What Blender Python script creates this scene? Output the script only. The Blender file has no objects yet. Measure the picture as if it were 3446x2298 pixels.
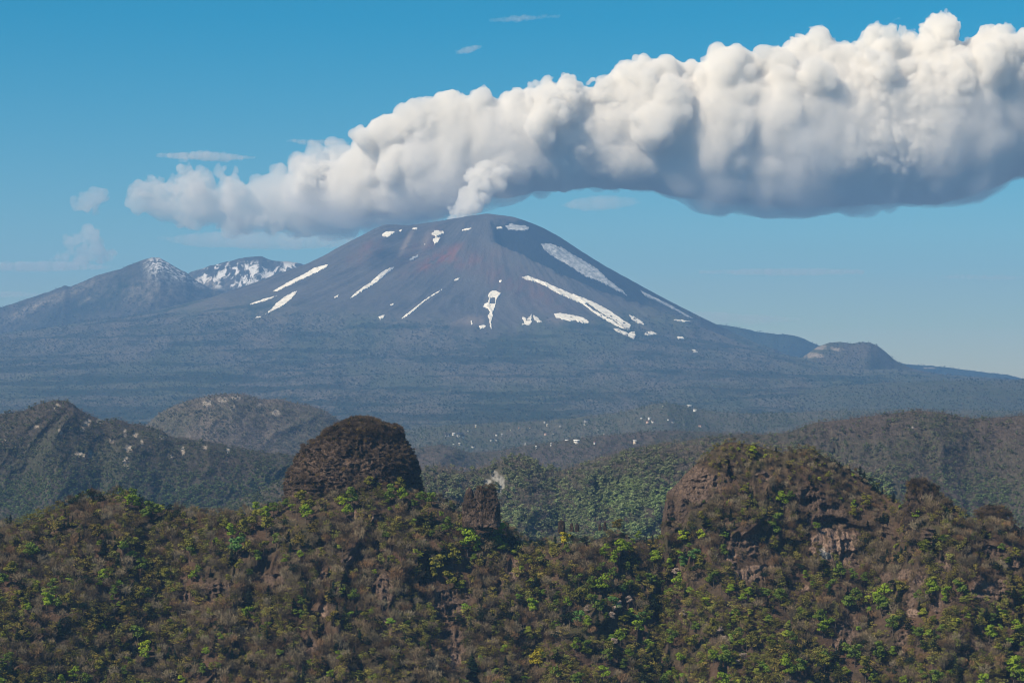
import bpy, math, random
import numpy as np, time
T0 = time.time()

# ------------------------------------------------------------------ camera, sky, sun, exposure
sc = bpy.context.scene
COL = sc.collection
CAMZ = 1000.0          # eye height above the datum, metres
F = 2409.0             # focal length in pixels of a 1024 pixel wide picture
HOR = 395.0            # row of the true horizon
cam_d = bpy.data.cameras.new('camera'); cam = bpy.data.objects.new('camera', cam_d); COL.objects.link(cam)
cam.location = (0, 0, CAMZ); cam.rotation_euler = (math.radians(90), 0, 0)
cam_d.sensor_width = 36; cam_d.lens = 36 * F / 1024
cam_d.shift_y = (HOR - 341) / 1024
cam_d.clip_start = 5; cam_d.clip_end = 120000
sc.camera = cam

SUN = np.array([-0.60, -0.44, 0.66]); SUN /= np.linalg.norm(SUN)
SUN_EL = math.asin(SUN[2]); SUN_ROT = math.atan2(SUN[0], SUN[1])
world = bpy.data.worlds.new('World'); sc.world = world; world.use_nodes = True
wn = world.node_tree.nodes; wl = world.node_tree.links; wn.clear()
sky = wn.new('ShaderNodeTexSky'); sky.sky_type = 'NISHITA'; sky.sun_disc = False
sky.sun_elevation = SUN_EL; sky.sun_rotation = SUN_ROT
sky.altitude = 1000; sky.air_density = 1.0; sky.dust_density = 0.2; sky.ozone_density = 3.0
hs = wn.new('ShaderNodeHueSaturation'); hs.inputs['Hue'].default_value = 0.478; hs.inputs['Saturation'].default_value = 1.70; hs.inputs['Value'].default_value = 1.0
bg = wn.new('ShaderNodeBackground'); bg.inputs['Strength'].default_value = 0.062
wo = wn.new('ShaderNodeOutputWorld')
wl.new(sky.outputs[0], hs.inputs['Color']); wl.new(hs.outputs[0], bg.inputs['Color']); wl.new(bg.outputs[0], wo.inputs['Surface'])
world.cycles.sampling_method = 'AUTOMATIC'

sun_d = bpy.data.lights.new('sun', 'SUN'); sun_d.energy = 5.0; sun_d.angle = math.radians(0.5); sun_d.color = (1.0, 0.83, 0.62)
sun = bpy.data.objects.new('sun', sun_d); COL.objects.link(sun)
from mathutils import Vector
sun.rotation_euler = Vector((-SUN).tolist()).to_track_quat('-Z', 'Y').to_euler()
sun.location = (-500, -300, 1800)

sc.view_settings.view_transform = 'Standard'; sc.view_settings.look = 'None'
sc.view_settings.exposure = 0.55; sc.view_settings.gamma = 1.0
try: sc.view_settings.use_curve_mapping = False
except Exception: pass
cy = sc.cycles
cy.use_denoising = True; cy.denoiser = 'OPENIMAGEDENOISE'
cy.max_bounces = 12; cy.diffuse_bounces = 2; cy.glossy_bounces = 1; cy.transmission_bounces = 2
cy.volume_bounces = 10; cy.transparent_max_bounces = 8
cy.use_adaptive_sampling = True; cy.adaptive_threshold = 0.01
cy.sample_clamp_indirect = 4.0
cy.filter_width = 1.0

rng = np.random.default_rng(11)
random.seed(5)

# ------------------------------------------------------------------ helpers
def _h(ix, iy, iz, seed):
    M = np.uint32
    n = (ix.astype(np.int64) * 374761393 + iy.astype(np.int64) * 668265263 + iz.astype(np.int64) * 2147483647 + seed * 1274126177) & 0xFFFFFFFF
    n = n.astype(np.uint64); n = ((n ^ (n >> np.uint64(13))) * np.uint64(1274126177)) & np.uint64(0xFFFFFFFF)
    n = ((n ^ (n >> np.uint64(16))) * np.uint64(2246822519)) & np.uint64(0xFFFFFFFF)
    n = n ^ (n >> np.uint64(15))
    return n.astype(np.float64) / 4294967295.0
def vn2(x, y, seed=0):
    x = np.asarray(x, float); y = np.asarray(y, float); x, y = np.broadcast_arrays(x, y)
    ix = np.floor(x); iy = np.floor(y); fx = x - ix; fy = y - iy
    fx = fx*fx*fx*(fx*(fx*6-15)+10); fy = fy*fy*fy*(fy*(fy*6-15)+10)
    ix = ix.astype(np.int64); iy = iy.astype(np.int64); z = np.zeros_like(ix)
    a = _h(ix, iy, z, seed); b = _h(ix+1, iy, z, seed); c = _h(ix, iy+1, z, seed); d = _h(ix+1, iy+1, z, seed)
    return (a*(1-fx)+b*fx)*(1-fy) + (c*(1-fx)+d*fx)*fy
def vn3(x, y, zz, seed=0):
    x, y, zz = np.broadcast_arrays(np.asarray(x, float), np.asarray(y, float), np.asarray(zz, float))
    ix = np.floor(x); iy = np.floor(y); iz = np.floor(zz); fx = x-ix; fy = y-iy; fz = zz-iz
    fx = fx*fx*(3-2*fx); fy = fy*fy*(3-2*fy); fz = fz*fz*(3-2*fz)
    ix = ix.astype(np.int64); iy = iy.astype(np.int64); iz = iz.astype(np.int64)
    r = 0
    for dz in (0, 1):
        a = _h(ix, iy, iz+dz, seed); b = _h(ix+1, iy, iz+dz, seed); c = _h(ix, iy+1, iz+dz, seed); d = _h(ix+1, iy+1, iz+dz, seed)
        v = (a*(1-fx)+b*fx)*(1-fy) + (c*(1-fx)+d*fx)*fy
        r = r + v * (fz if dz else 1-fz)
    return r
def fbm(x, y, o=4, seed=0, g=0.5):          # about -1..1
    s = 0; a = 1; t = 0
    for i in range(o):
        s = s + a*(vn2(x*2.03**i + 17.3*i, y*2.03**i - 9.1*i, seed+i)*2-1); t += a; a *= g
    return s/t
def ridged(x, y, o=4, seed=0, g=0.5):       # 0..1, ridges at 1
    s = 0; a = 1; t = 0
    for i in range(o):
        s = s + a*(1-np.abs(vn2(x*2.03**i + 7.7*i, y*2.03**i + 3.1*i, seed+i)*2-1)); t += a; a *= g
    return s/t
def fbm3(x, y, z, o=4, seed=0, g=0.5):
    s = 0; a = 1; t = 0
    for i in range(o):
        s = s + a*(vn3(x*2.03**i+5.1*i, y*2.03**i+1.7*i, z*2.03**i, seed+i)*2-1); t += a; a *= g
    return s/t
def sstep(a, b, x):
    t = np.clip((x-a)/(b-a), 0, 1); return t*t*(3-2*t)
def prof(pts, x):                            # smooth-ish interpolation through traced points
    p = np.array(pts, float); return np.interp(x, p[:, 0], p[:, 1])
def unproject(u, v, Y):
    return np.stack([(u-512)/F*Y, Y, CAMZ-(v-HOR)/F*Y], -1)

def tag(o, label=None, cat=None, group=None, kind=None):
    if label: o['label'] = label
    if cat: o['category'] = cat
    if group: o['group'] = group
    if kind: o['kind'] = kind
    return o
def mesh_np(name, V, Q, smooth=True, attrs=None, tris=None):
    V = np.ascontiguousarray(V, np.float32).reshape(-1, 3)
    me = bpy.data.meshes.new(name)
    me.vertices.add(len(V)); me.vertices.foreach_set('co', V.ravel())
    nq = 0 if Q is None else len(Q); nt = 0 if tris is None else len(tris)
    li = []
    if nq: li.append(np.asarray(Q, np.int32).ravel())
    if nt: li.append(np.asarray(tris, np.int32).ravel())
    if li:
        li = np.concatenate(li)
        me.loops.add(len(li)); me.loops.foreach_set('vertex_index', li)
        me.polygons.add(nq+nt)
        st = np.concatenate([np.arange(nq)*4, nq*4+np.arange(nt)*3]).astype(np.int32)
        me.polygons.foreach_set('loop_start', st)
        if smooth: me.polygons.foreach_set('use_smooth', np.ones(nq+nt, bool))
    for k, a in (attrs or {}).items():
        a = np.asarray(a, np.float32)
        if a.ndim == 1:
            at = me.attributes.new(k, 'FLOAT', 'POINT'); at.data.foreach_set('value', a)
        elif a.shape[1] == 3:
            at = me.attributes.new(k, 'FLOAT_VECTOR', 'POINT'); at.data.foreach_set('vector', a.ravel())
    me.update(calc_edges=True); me.validate()
    return me
def link(name, me, mat=None, parent=None, col=None):
    o = bpy.data.objects.new(name, me)
    if mat: me.materials.append(mat) if len(me.materials) == 0 else None
    (col or COL).objects.link(o)
    if parent: o.parent = parent
    return o
def grid_quads(nr, nc, flip=False):
    i = np.arange(nr*nc).reshape(nr, nc)
    q = np.stack([i[:-1, :-1], i[:-1, 1:], i[1:, 1:], i[1:, :-1]], -1).reshape(-1, 4)
    return q[:, ::-1] if flip else q

class NT:                                    # tiny node-tree helper
    def __init__(s, name):
        s.m = bpy.data.materials.new(name); s.m.use_nodes = True; s.t = s.m.node_tree; s.t.nodes.clear()
        s.out = s.t.nodes.new('ShaderNodeOutputMaterial')
    def n(s, typ, **kw):
        nd = s.t.nodes.new(typ)
        for k, v in kw.items():
            if k.startswith('_'): nd.inputs[k[1:].replace('_', ' ')].default_value = v
            else: setattr(nd, k, v)
        return nd
    def l(s, a, b): s.t.links.new(a, b)
    def math(s, op, a, b=None, c=None, clamp=False):
        nd = s.t.nodes.new('ShaderNodeMath'); nd.operation = op; nd.use_clamp = clamp
        for i, x in enumerate((a, b, c)):
            if x is None: continue
            if isinstance(x, (int, float)): nd.inputs[i].default_value = x
            else: s.l(x, nd.inputs[i])
        return nd.outputs[0]
    def mix(s, fac, a, b, blend='MIX'):
        nd = s.t.nodes.new('ShaderNodeMix'); nd.data_type = 'RGBA'; nd.blend_type = blend
        for sock, x in ((nd.inputs[0], fac), (nd.inputs[6], a), (nd.inputs[7], b)):
            if isinstance(x, (int, float)): sock.default_value = x
            elif isinstance(x, tuple): sock.default_value = (*x, 1) if len(x) == 3 else x
            else: s.l(x, sock)
        return nd.outputs[2]
    def attr(s, name, typ='GEOMETRY'):
        nd = s.t.nodes.new('ShaderNodeAttribute'); nd.attribute_name = name; nd.attribute_type = typ; return nd
    def noise(s, scale, detail=4, rough=0.6, vec=None, typ='FBM', dist=0.0):
        nd = s.t.nodes.new('ShaderNodeTexNoise'); nd.inputs['Scale'].default_value = scale; nd.inputs['Detail'].default_value = detail
        nd.inputs['Roughness'].default_value = rough; nd.inputs['Distortion'].default_value = dist
        if vec is not None: s.l(vec, nd.inputs['Vector'])
        return nd
    def ramp(s, fac, stops, mode='LINEAR'):
        nd = s.t.nodes.new('ShaderNodeValToRGB'); cr = nd.color_ramp; cr.interpolation = mode
        while len(cr.elements) < len(stops): cr.elements.new(0.5)
        for e, (p, c) in zip(cr.elements, stops):
            e.position = p; e.color = (c, c, c, 1) if isinstance(c, (int, float)) else (*c, 1)
        s.l(fac, nd.inputs[0]); return nd.outputs[0]
    def bsdf(s, color, rough=0.9, normal=None, spec=0.2):
        b = s.t.nodes.new('ShaderNodeBsdfPrincipled'); b.inputs['Roughness'].default_value = rough
        b.inputs['Specular IOR Level'].default_value = spec
        if isinstance(color, tuple): b.inputs['Base Color'].default_value = (*color, 1)
        else: s.l(color, b.inputs['Base Color'])
        if normal is not None: s.l(normal, b.inputs['Normal'])
        s.l(b.outputs[0], s.out.inputs['Surface']); return b
    def bump(s, h, dist, strength=1.0):
        b = s.t.nodes.new('ShaderNodeBump'); b.inputs['Distance'].default_value = dist; b.inputs['Strength'].default_value = strength
        s.l(h, b.inputs['Height']); return b.outputs[0]
    def pos(s):
        return s.t.nodes.new('ShaderNodeNewGeometry').outputs['Position']
    def mapv(s, vec, scale):
        m = s.t.nodes.new('ShaderNodeMapping'); m.inputs['Scale'].default_value = scale; s.l(vec, m.inputs['Vector']); return m.outputs[0]
# ------------------------------------------------------------------ ground sheet and haze
def m_ground():
    t = NT('valley_ground'); p = t.pos()
    n = t.noise(0.01, 6, 0.65, p)
    t.bsdf(t.ramp(n.outputs['Fac'], [(0.3, (0.035, 0.045, 0.028)), (0.5, (0.07, 0.06, 0.045)), (0.7, (0.09, 0.075, 0.06))])); return t.m
gx, gy = np.meshgrid(np.linspace(-12900, 12900, 60), np.linspace(-2400, 28900, 70))
gz = 575 + 20*fbm(gx/900, gy/900, 3, 4)
g = link('ground', mesh_np('ground', np.stack([gx, gy, gz], -1), grid_quads(70, 60)), m_ground())
tag(g, 'dark wooded valley floor under the hills', kind='structure')

HAZE_TOP = CAMZ + 1560
def box_mesh(name, a, b):
    x0, y0, z0 = a; x1, y1, z1 = b
    V = [(x0,y0,z0),(x1,y0,z0),(x1,y1,z0),(x0,y1,z0),(x0,y0,z1),(x1,y0,z1),(x1,y1,z1),(x0,y1,z1)]
    Q = [(0,3,2,1),(4,5,6,7),(0,1,5,4),(1,2,6,5),(2,3,7,6),(3,0,4,7)]
    return mesh_np(name, V, Q, smooth=False)
t = NT('haze_air')
pv = t.n('ShaderNodeVolumePrincipled'); pv.inputs['Color'].default_value = (0.26, 0.53, 0.96, 1)
pv.inputs['Density'].default_value = 3.7e-5; pv.inputs['Anisotropy'].default_value = 0.1
t.l(pv.outputs[0], t.out.inputs['Volume'])
hz = link('haze', box_mesh('haze', (-13000, -2500, 545), (13000, 29000, HAZE_TOP)), t.m)
tag(hz, 'blue haze in the air between the near ridge and the volcano', kind='stuff')

# ------------------------------------------------------------------ the volcano and the skirts round it
VU, VY = 487.0, 20000.0
VX = (VU-512)/F*VY
pR = [(0,1511),(28,1478),(53,1402),(73,1312),(92,1206),(123,1040),(166,842),(210,650),(253,485),(310,285),(360,215),(420,160),(537,75),(700,10),(1000,-70),(1500,-160),(3000,-250)]
pL = [(0,1511),(52,1440),(82,1402),(108,1384),(139,1254),(182,1079),(227,935),(274,800),(350,650),(487,480),(700,300),(1000,120),(1500,-50),(3000,-250)]
pF = [(0,1511),(30,1450),(60,1330),(90,1180),(120,1030),(180,800),(240,620),(361,400),(530,205),(720,75),(960,-70),(1200,-190),(1600,-260),(3000,-300)]
def sm(pts, x):                                # smooth radial profile, pts in picture pixels at the summit's distance
    p = np.array(pts, float); px = p[:, 0]*8.302
    xs = np.linspace(0, px[-1], 1400); ys = np.interp(xs, px, p[:, 1])
    k = np.hanning(9); k /= k.sum(); ys = np.convolve(np.pad(ys, 4, mode='edge'), k, 'valid')
    return np.interp(x, xs, ys)
RIB_R = np.array([0, 400, 4000.0]); RIB_A = np.array([-38, -38, -38.0])     # azimuth of the lit rib against distance from the summit
def volcano_z(X, Y):
    dx = X-VX; dy = Y-VY
    r = np.hypot(dx, dy)+1e-6; c = dx/r; s = dy/r
    th = np.arctan2(dy, dx)                    # -90 degrees is towards the camera
    wR = np.clip(c, 0, 1)**2; wL = np.clip(-c, 0, 1)**2; wF = 1-wR-wL
    z = sm(pR, r)*wR + sm(pL, r)*wL + sm(pF, r)*wF
    deg = np.degrees(th)
    # hollow behind the lit front-right rib, and the old crater wall on the left
    rel = deg-np.interp(r, RIB_R, RIB_A)
    z = z - sstep(-1, 10, rel)*(1-sstep(14, 34, rel))*120*sstep(250, 700, r)*(1-sstep(2200, 3600, r))
    z = z + sstep(-16, -2, rel)*(1-sstep(-1, 7, rel))*30*sstep(400, 900, r)*(1-sstep(2200, 3300, r))
    b = sstep(-150, -132, deg)*(1-sstep(-112, -104, deg))
    z = z - b*75*sstep(300, 520, r)*(1-sstep(700, 1250, r))
    b = sstep(-172, -163, deg)*(1-sstep(-158, -148, deg)); z = z + b*30*sstep(600, 850, r)*(1-sstep(1100, 1700, r))
    # gullies run down the cone, lava lobes and ribs lower down
    lr = np.log(r/400+1)
    w = fbm(dx/900, dy/900, 3, 31)*0.35
    amp = sstep(350, 1000, r)*(15+22*sstep(1800, 5000, r))
    z = z + amp*(ridged((th+w*0.25)*9, lr*1.2, 4, 7)-0.6)
    z = z + 14*sstep(350, 900, r)*(1-sstep(2600, 4200, r))*(ridged((th+w*0.15)*24, lr*1.6, 3, 57)-0.6)
    z = z + 26*sstep(2500, 5500, r)*fbm(dx/620, dy/620, 5, 12) + 10*sstep(450, 1300, r)*fbm(dx/170, dy/170, 4, 14)
    z = z + 2.2*fbm(dx/45, dy/45, 3, 15)
    return z + CAMZ
def volcano_hit(u, v, y0=9000.0, y1=20150.0, n=260):   # first point of the slope met by the sight line
    u = np.asarray(u, float); v = np.asarray(v, float)
    Ys = np.linspace(y0, y1, n)
    best = np.full(u.shape, np.nan); prev = None
    for i, Y in enumerate(Ys):
        d = volcano_z((u-512)/F*Y, np.full(u.shape, Y)) - (CAMZ-(v-HOR)/F*Y)
        if prev is not None:
            hit = np.isnan(best) & (prev < 0) & (d >= 0)
            best = np.where(hit, Ys[i-1] + (Y-Ys[i-1])*(-prev)/(d-prev+1e-9), best)
        prev = d
    return best

_ru = np.array([495, 521, 539, 569, 599.7, 630]); _rv = np.array([243.4, 257, 266, 280, 293.6, 301])
_ry = volcano_hit(_ru, _rv); _rx = (_ru-512)/F*_ry; print('rib', np.round(np.hypot(_rx-VX, _ry-VY)), np.round(np.degrees(np.arctan2(_ry-VY, _rx-VX))))
_r = np.hypot(_rx-VX, _ry-VY); _a = np.degrees(np.arctan2(_ry-VY, _rx-VX)); _o = np.argsort(_r); RIB_R = np.concatenate([[0], _r[_o], [2000, 9000]]); RIB_A = np.concatenate([[_a[_o][0]], _a[_o], [-40, -36]])
uu = np.concatenate([np.linspace(-330, -10, 90), np.linspace(-7, 1031, 700), np.linspace(1035, 1354, 90)])
yy = np.concatenate([np.linspace(8600, 15500, 190), np.linspace(15520, 18200, 130), np.linspace(18212, 20300, 175), np.linspace(20330, 26500, 60)])
U, YY = np.meshgrid(uu, yy)
XX = (U-512)/F*YY; ZZ = volcano_z(XX, YY)
PV = HOR-(ZZ-CAMZ)*F/YY                        # row in the picture, used only to place the marks seen on the slopes
dxv = XX-VX; rv = np.hypot(dxv, YY-VY); degv = np.degrees(np.arctan2(YY-VY, dxv))
def ell(u, v, cu, cv, a, b, ang=0):
    c, s = math.cos(math.radians(ang)), math.sin(math.radians(ang))
    x = ((u-cu)*c + (v-cv)*s)/a; y = (-(u-cu)*s + (v-cv)*c)/b
    return np.exp(-(x*x+y*y)**1.5)
wob = fbm(U/9, PV/9, 4, 77)
# shade of the north flank painted dark, red scoria and ochre streaks below the rim, trees lower down
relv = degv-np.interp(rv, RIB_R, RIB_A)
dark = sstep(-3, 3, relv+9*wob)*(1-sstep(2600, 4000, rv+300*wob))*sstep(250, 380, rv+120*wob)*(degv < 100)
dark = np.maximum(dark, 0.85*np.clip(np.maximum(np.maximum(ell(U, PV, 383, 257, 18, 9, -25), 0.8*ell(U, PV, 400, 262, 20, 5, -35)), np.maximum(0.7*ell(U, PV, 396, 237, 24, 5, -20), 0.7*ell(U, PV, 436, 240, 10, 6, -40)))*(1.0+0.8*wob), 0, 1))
red = 1.1*ell(U, PV, 438, 258, 26, 7, -28) + 0.6*ell(U, PV, 428, 243, 20, 7, -50) + 0.35*ell(U, PV, 452, 262, 50, 10, -10)
red = red+0.5*ell(U, PV, 365, 252, 20, 8, -35)+0.4*ell(U, PV, 408, 250, 16, 6, -50)+0.35*ell(U, PV, 520, 285, 60, 14, 25)
red = np.clip(0.75*red*(0.7+1.3*fbm(U/5+PV/9, PV/7, 4, 78)), 0, 1)*(YY < VY)
och = np.clip(1.0*ell(U, PV, 407, 241, 13, 2.6, -62) + 0.6*ell(U, PV, 427, 238, 11, 4, -60)+0.5*ell(U, PV, 470, 320, 22, 5, 0)*(wob > -0.1) + 0.5*ell(U, PV, 645, 335, 30, 4, 8)*(wob > -0.1) + 0.5*ell(U, PV, 570, 322, 40, 4, 5)*(wob > 0.1), 0, 1)*(YY < VY)
tl = 318 + 12*np.sin(U/60) + 14*wob + np.abs(U-520)*0.0
tl = np.where(U < 450, 318-(450-U)*0.10, tl); tl = np.where(U > 700, 325+(U-700)*0.12, tl)
wood = sstep(-9, 12, PV-tl+5*wob)*(YY < VY+1500)
con = sstep(0.08, 0.35, fbm(XX/700, YY/260, 5, 40)+0.15*sstep(360, 400, PV)+ 0.6*ell(U, PV, 215, 376, 24, 4, 0)+0.4*ell(U, PV, 60, 372, 60, 20, 0)-0.03)*wood
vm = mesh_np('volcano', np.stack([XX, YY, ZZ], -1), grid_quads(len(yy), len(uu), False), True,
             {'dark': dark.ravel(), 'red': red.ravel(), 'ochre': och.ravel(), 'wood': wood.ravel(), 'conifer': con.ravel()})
def m_volcano():
    t = NT('volcanic_ash'); p0 = t.pos(); p = t.mapv(p0, (1, 0.16, 1))
    big = t.noise(0.0016, 6, 0.6, p).outputs['Fac']
    # streaks running down the cone
    geo = t.n('ShaderNodeVectorMath', operation='SUBTRACT'); t.l(p0, geo.inputs[0]); geo.inputs[1].default_value = (VX, VY, 0)
    sx = t.n('ShaderNodeSeparateXYZ'); t.l(geo.outputs[0], sx.inputs[0])
    ang = t.math('ARCTAN2', sx.outputs[1], sx.outputs[0])
    ln = t.n('ShaderNodeVectorMath', operation='LENGTH')
    cb = t.n('ShaderNodeCombineXYZ'); t.l(sx.outputs[0], cb.inputs[0]); t.l(sx.outputs[1], cb.inputs[1]); t.l(cb.outputs[0], ln.inputs[0])
    rr = t.math('MULTIPLY', ln.outputs['Value'], 0.0012)
    c2 = t.n('ShaderNodeCombineXYZ'); t.l(t.math('MULTIPLY', ang, 14.0), c2.inputs[0]); t.l(rr, c2.inputs[1])
    stk = t.noise(1.6, 5, 0.62, c2.outputs[0]).outputs['Fac']
    fine = t.noise(0.03, 4, 0.75, p0).outputs['Fac']
    ash = t.mix(t.ramp(stk, [(0.35, 0.0), (0.65, 1.0)]), (0.026, 0.029, 0.031), (0.088, 0.083, 0.081))
    ash = t.mix(t.ramp(big, [(0.4, 0.0), (0.65, 0.75)]), ash, (0.094, 0.084, 0.076))
    ash = t.mix(t.ramp(fine, [(0.3, 0.0), (0.7, 0.3)]), ash, (0.15, 0.135, 0.125))
    ash = t.mix(t.attr('dark').outputs['Fac'], ash, (0.010, 0.014, 0.018))  # north flank shade painted into the ash colour, plus dark patches on the left
    ash = t.mix(t.attr('red').outputs['Fac'], ash, (0.18, 0.070, 0.045))
    ash = t.mix(t.attr('ochre').outputs['Fac'], ash, (0.24, 0.19, 0.15))
    spk = t.noise(0.028, 5, 0.8, p).outputs['Fac']; vor = t.n('ShaderNodeTexVoronoi', _Scale=0.045); t.l(p, vor.inputs['Vector'])
    med = t.noise(0.0045, 6, 0.7, p, dist=0.5).outputs['Fac']; spk2 = t.noise(0.075, 3, 0.8, p).outputs['Fac']
    wd = t.mix(t.ramp(t.math('MULTIPLY', t.math('ADD', spk, spk2), 0.5), [(0.42, 0.0), (0.60, 1.0)]), (0.026, 0.036, 0.030), (0.125, 0.120, 0.105))
    wd = t.mix(t.ramp(med, [(0.44, 0.0), (0.60, 0.65)]), wd, (0.135, 0.118, 0.098))
    wd = t.mix(t.ramp(big, [(0.45, 0.0), (0.6, 0.6)]), wd, (0.055, 0.075, 0.040))
    wd = t.mix(t.ramp(med, [(0.36, 0.75), (0.44, 0.0)]), wd, (0.018, 0.030, 0.020))
    wd = t.mix(t.math('MULTIPLY', t.attr('conifer').outputs['Fac'], t.ramp(spk, [(0.3, 1.0), (0.75, 0.35)])), wd, (0.012, 0.026, 0.018))
    colr = t.mix(t.attr('wood').outputs['Fac'], ash, wd)
    hb = t.math('ADD', t.math('MULTIPLY', fine, 0.5), t.math('MULTIPLY', t.math('MULTIPLY', vor.outputs['Distance'], 0.05), t.attr('wood').outputs['Fac']))
    t.bsdf(colr, 0.95, t.bump(hb, 22.0, 1.0), 0.05); return t.m
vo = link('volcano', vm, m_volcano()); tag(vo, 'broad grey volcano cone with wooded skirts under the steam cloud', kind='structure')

print('stage p2', round(time.time()-T0, 1))
# ------------------------------------------------------------------ clouds: closed billowing hulls filled with vapour
def surface_nets(f, org, h):
    ins = f > 0
    nx, ny, nz = f.shape
    acc = np.zeros((nx-1, ny-1, nz-1, 3), np.float32); cnt = np.zeros((nx-1, ny-1, nz-1), np.float32)
    cross = []
    for ax in range(3):
        sl0 = [slice(None)]*3; sl1 = [slice(None)]*3; sl0[ax] = slice(0, -1); sl1[ax] = slice(1, None)
        a = f[tuple(sl0)]; b = f[tuple(sl1)]; cr = ins[tuple(sl0)] != ins[tuple(sl1)]
        idx = np.argwhere(cr); tt = a[cr]/(a[cr]-b[cr]+1e-12)
        pt = idx.astype(np.float32); pt[:, ax] += tt
        cross.append((idx, ins[tuple(sl0)][cr]))
        o = [i for i in range(3) if i != ax]
        for d0 in (0, 1):
            for d1 in (0, 1):
                c = idx.copy(); c[:, o[0]] -= d0; c[:, o[1]] -= d1
                ok = (c >= 0).all(1) & (c[:, 0] < nx-1) & (c[:, 1] < ny-1) & (c[:, 2] < nz-1)
                cc = c[ok]; np.add.at(acc, (cc[:, 0], cc[:, 1], cc[:, 2]), pt[ok]); np.add.at(cnt, (cc[:, 0], cc[:, 1], cc[:, 2]), 1)
    has = cnt > 0; vid = np.full(cnt.shape, -1, np.int64); vid[has] = np.arange(has.sum())
    V = acc[has]/cnt[has][:, None]*h + np.asarray(org, np.float32)
    Q = []
    for ax in range(3):
        idx, s = cross[ax]; o = [(ax+1) % 3, (ax+2) % 3]
        ok = (idx[:, o[0]] > 0) & (idx[:, o[1]] > 0) & (idx[:, o[0]] < f.shape[o[0]]-1) & (idx[:, o[1]] < f.shape[o[1]]-1)
        idx = idx[ok]; s = s[ok]
        def g(d0, d1):
            c = idx.copy(); c[:, o[0]] -= d0; c[:, o[1]] -= d1; return vid[c[:, 0], c[:, 1], c[:, 2]]
        q = np.stack([g(1, 1), g(0, 1), g(0, 0), g(1, 0)], -1)
        q[~s] = q[~s][:, ::-1]; Q.append(q)
    return V, np.concatenate(Q)
def splat(spheres, h, pad, noise_amp, noise_scale, seed, stretch=(1, 1, 1)):
    S = np.array(spheres, np.float32)
    lo = (S[:, :3]-S[:, 3:4]).min(0)-pad; hi = (S[:, :3]+S[:, 3:4]).max(0)+pad
    n = np.ceil((hi-lo)/h).astype(int)+1
    f = np.full(n, -90.0, np.float32)
    for x, y, z, r in S:
        c = np.array([x, y, z]); a = np.maximum(((c-r-90-lo)/h).astype(int), 0); b = np.minimum(((c+r+90-lo)/h).astype(int)+2, n)
        gx = (np.arange(a[0], b[0])*h+lo[0]-x)[:, None, None]; gy = (np.arange(a[1], b[1])*h+lo[1]-y)[None, :, None]; gz = (np.arange(a[2], b[2])*h+lo[2]-z)[None, None, :]
        d = r-np.sqrt(gx*gx+gy*gy+gz*gz)
        sub = f[a[0]:b[0], a[1]:b[1], a[2]:b[2]]; np.maximum(sub, d, out=sub)
    # erode with soft noise near the skin only
    near = np.argwhere((f < noise_amp*0.9+h) & (f > -80))
    P = near*h+lo
    P = P*np.array(stretch)/noise_scale; nz = -0.45
    for i, a in enumerate((1.0, 0.55, 0.3)):
        nz = nz+a*1.5*np.abs(vn3(P[:, 0]*2.1**i+i*7, P[:, 1]*2.1**i, P[:, 2]*2.1**i, seed+i)*2-1)
    f[near[:, 0], near[:, 1], near[:, 2]] += (np.minimum(nz-0.35, 75/noise_amp)*noise_amp).astype(np.float32)
    f[0] = f[-1] = -60; f[:, 0] = f[:, -1] = -60; f[:, :, 0] = f[:, :, -1] = -60
    return surface_nets(f, lo, h)
def largest(V, Q):
    # drop the crumbs: keep only the largest connected body
    lab = np.arange(len(V)); 
    for _ in range(400):
        m = lab[Q].min(1); new = lab.copy(); np.minimum.at(new, Q.ravel(), np.repeat(m, 4)); new = new[new]
        if (new == lab).all(): break
        lab = new
    ct = np.bincount(lab[Q[:, 0]], minlength=len(V)); main = ct.argmax(); Q = Q[lab[Q[:, 0]] == main]; used = np.unique(Q); mp = np.full(len(V), -1); mp[used] = np.arange(len(used))
    return V[used], mp[Q]
def m_vapour(name, density, color=(1, 1, 1), aniso=0.0):
    t = NT(name); pv = t.n('ShaderNodeVolumePrincipled'); pv.inputs['Color'].default_value = (*color, 1)
    pv.inputs['Density'].default_value = density; pv.inputs['Anisotropy'].default_value = aniso
    t.l(pv.outputs[0], t.out.inputs['Volume']); return t.m
def cloud_obj(name, V, Q, mat, label):
    o = link(name, mesh_np(name, V, Q), mat); tag(o, label, 'cloud'); return o

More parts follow.
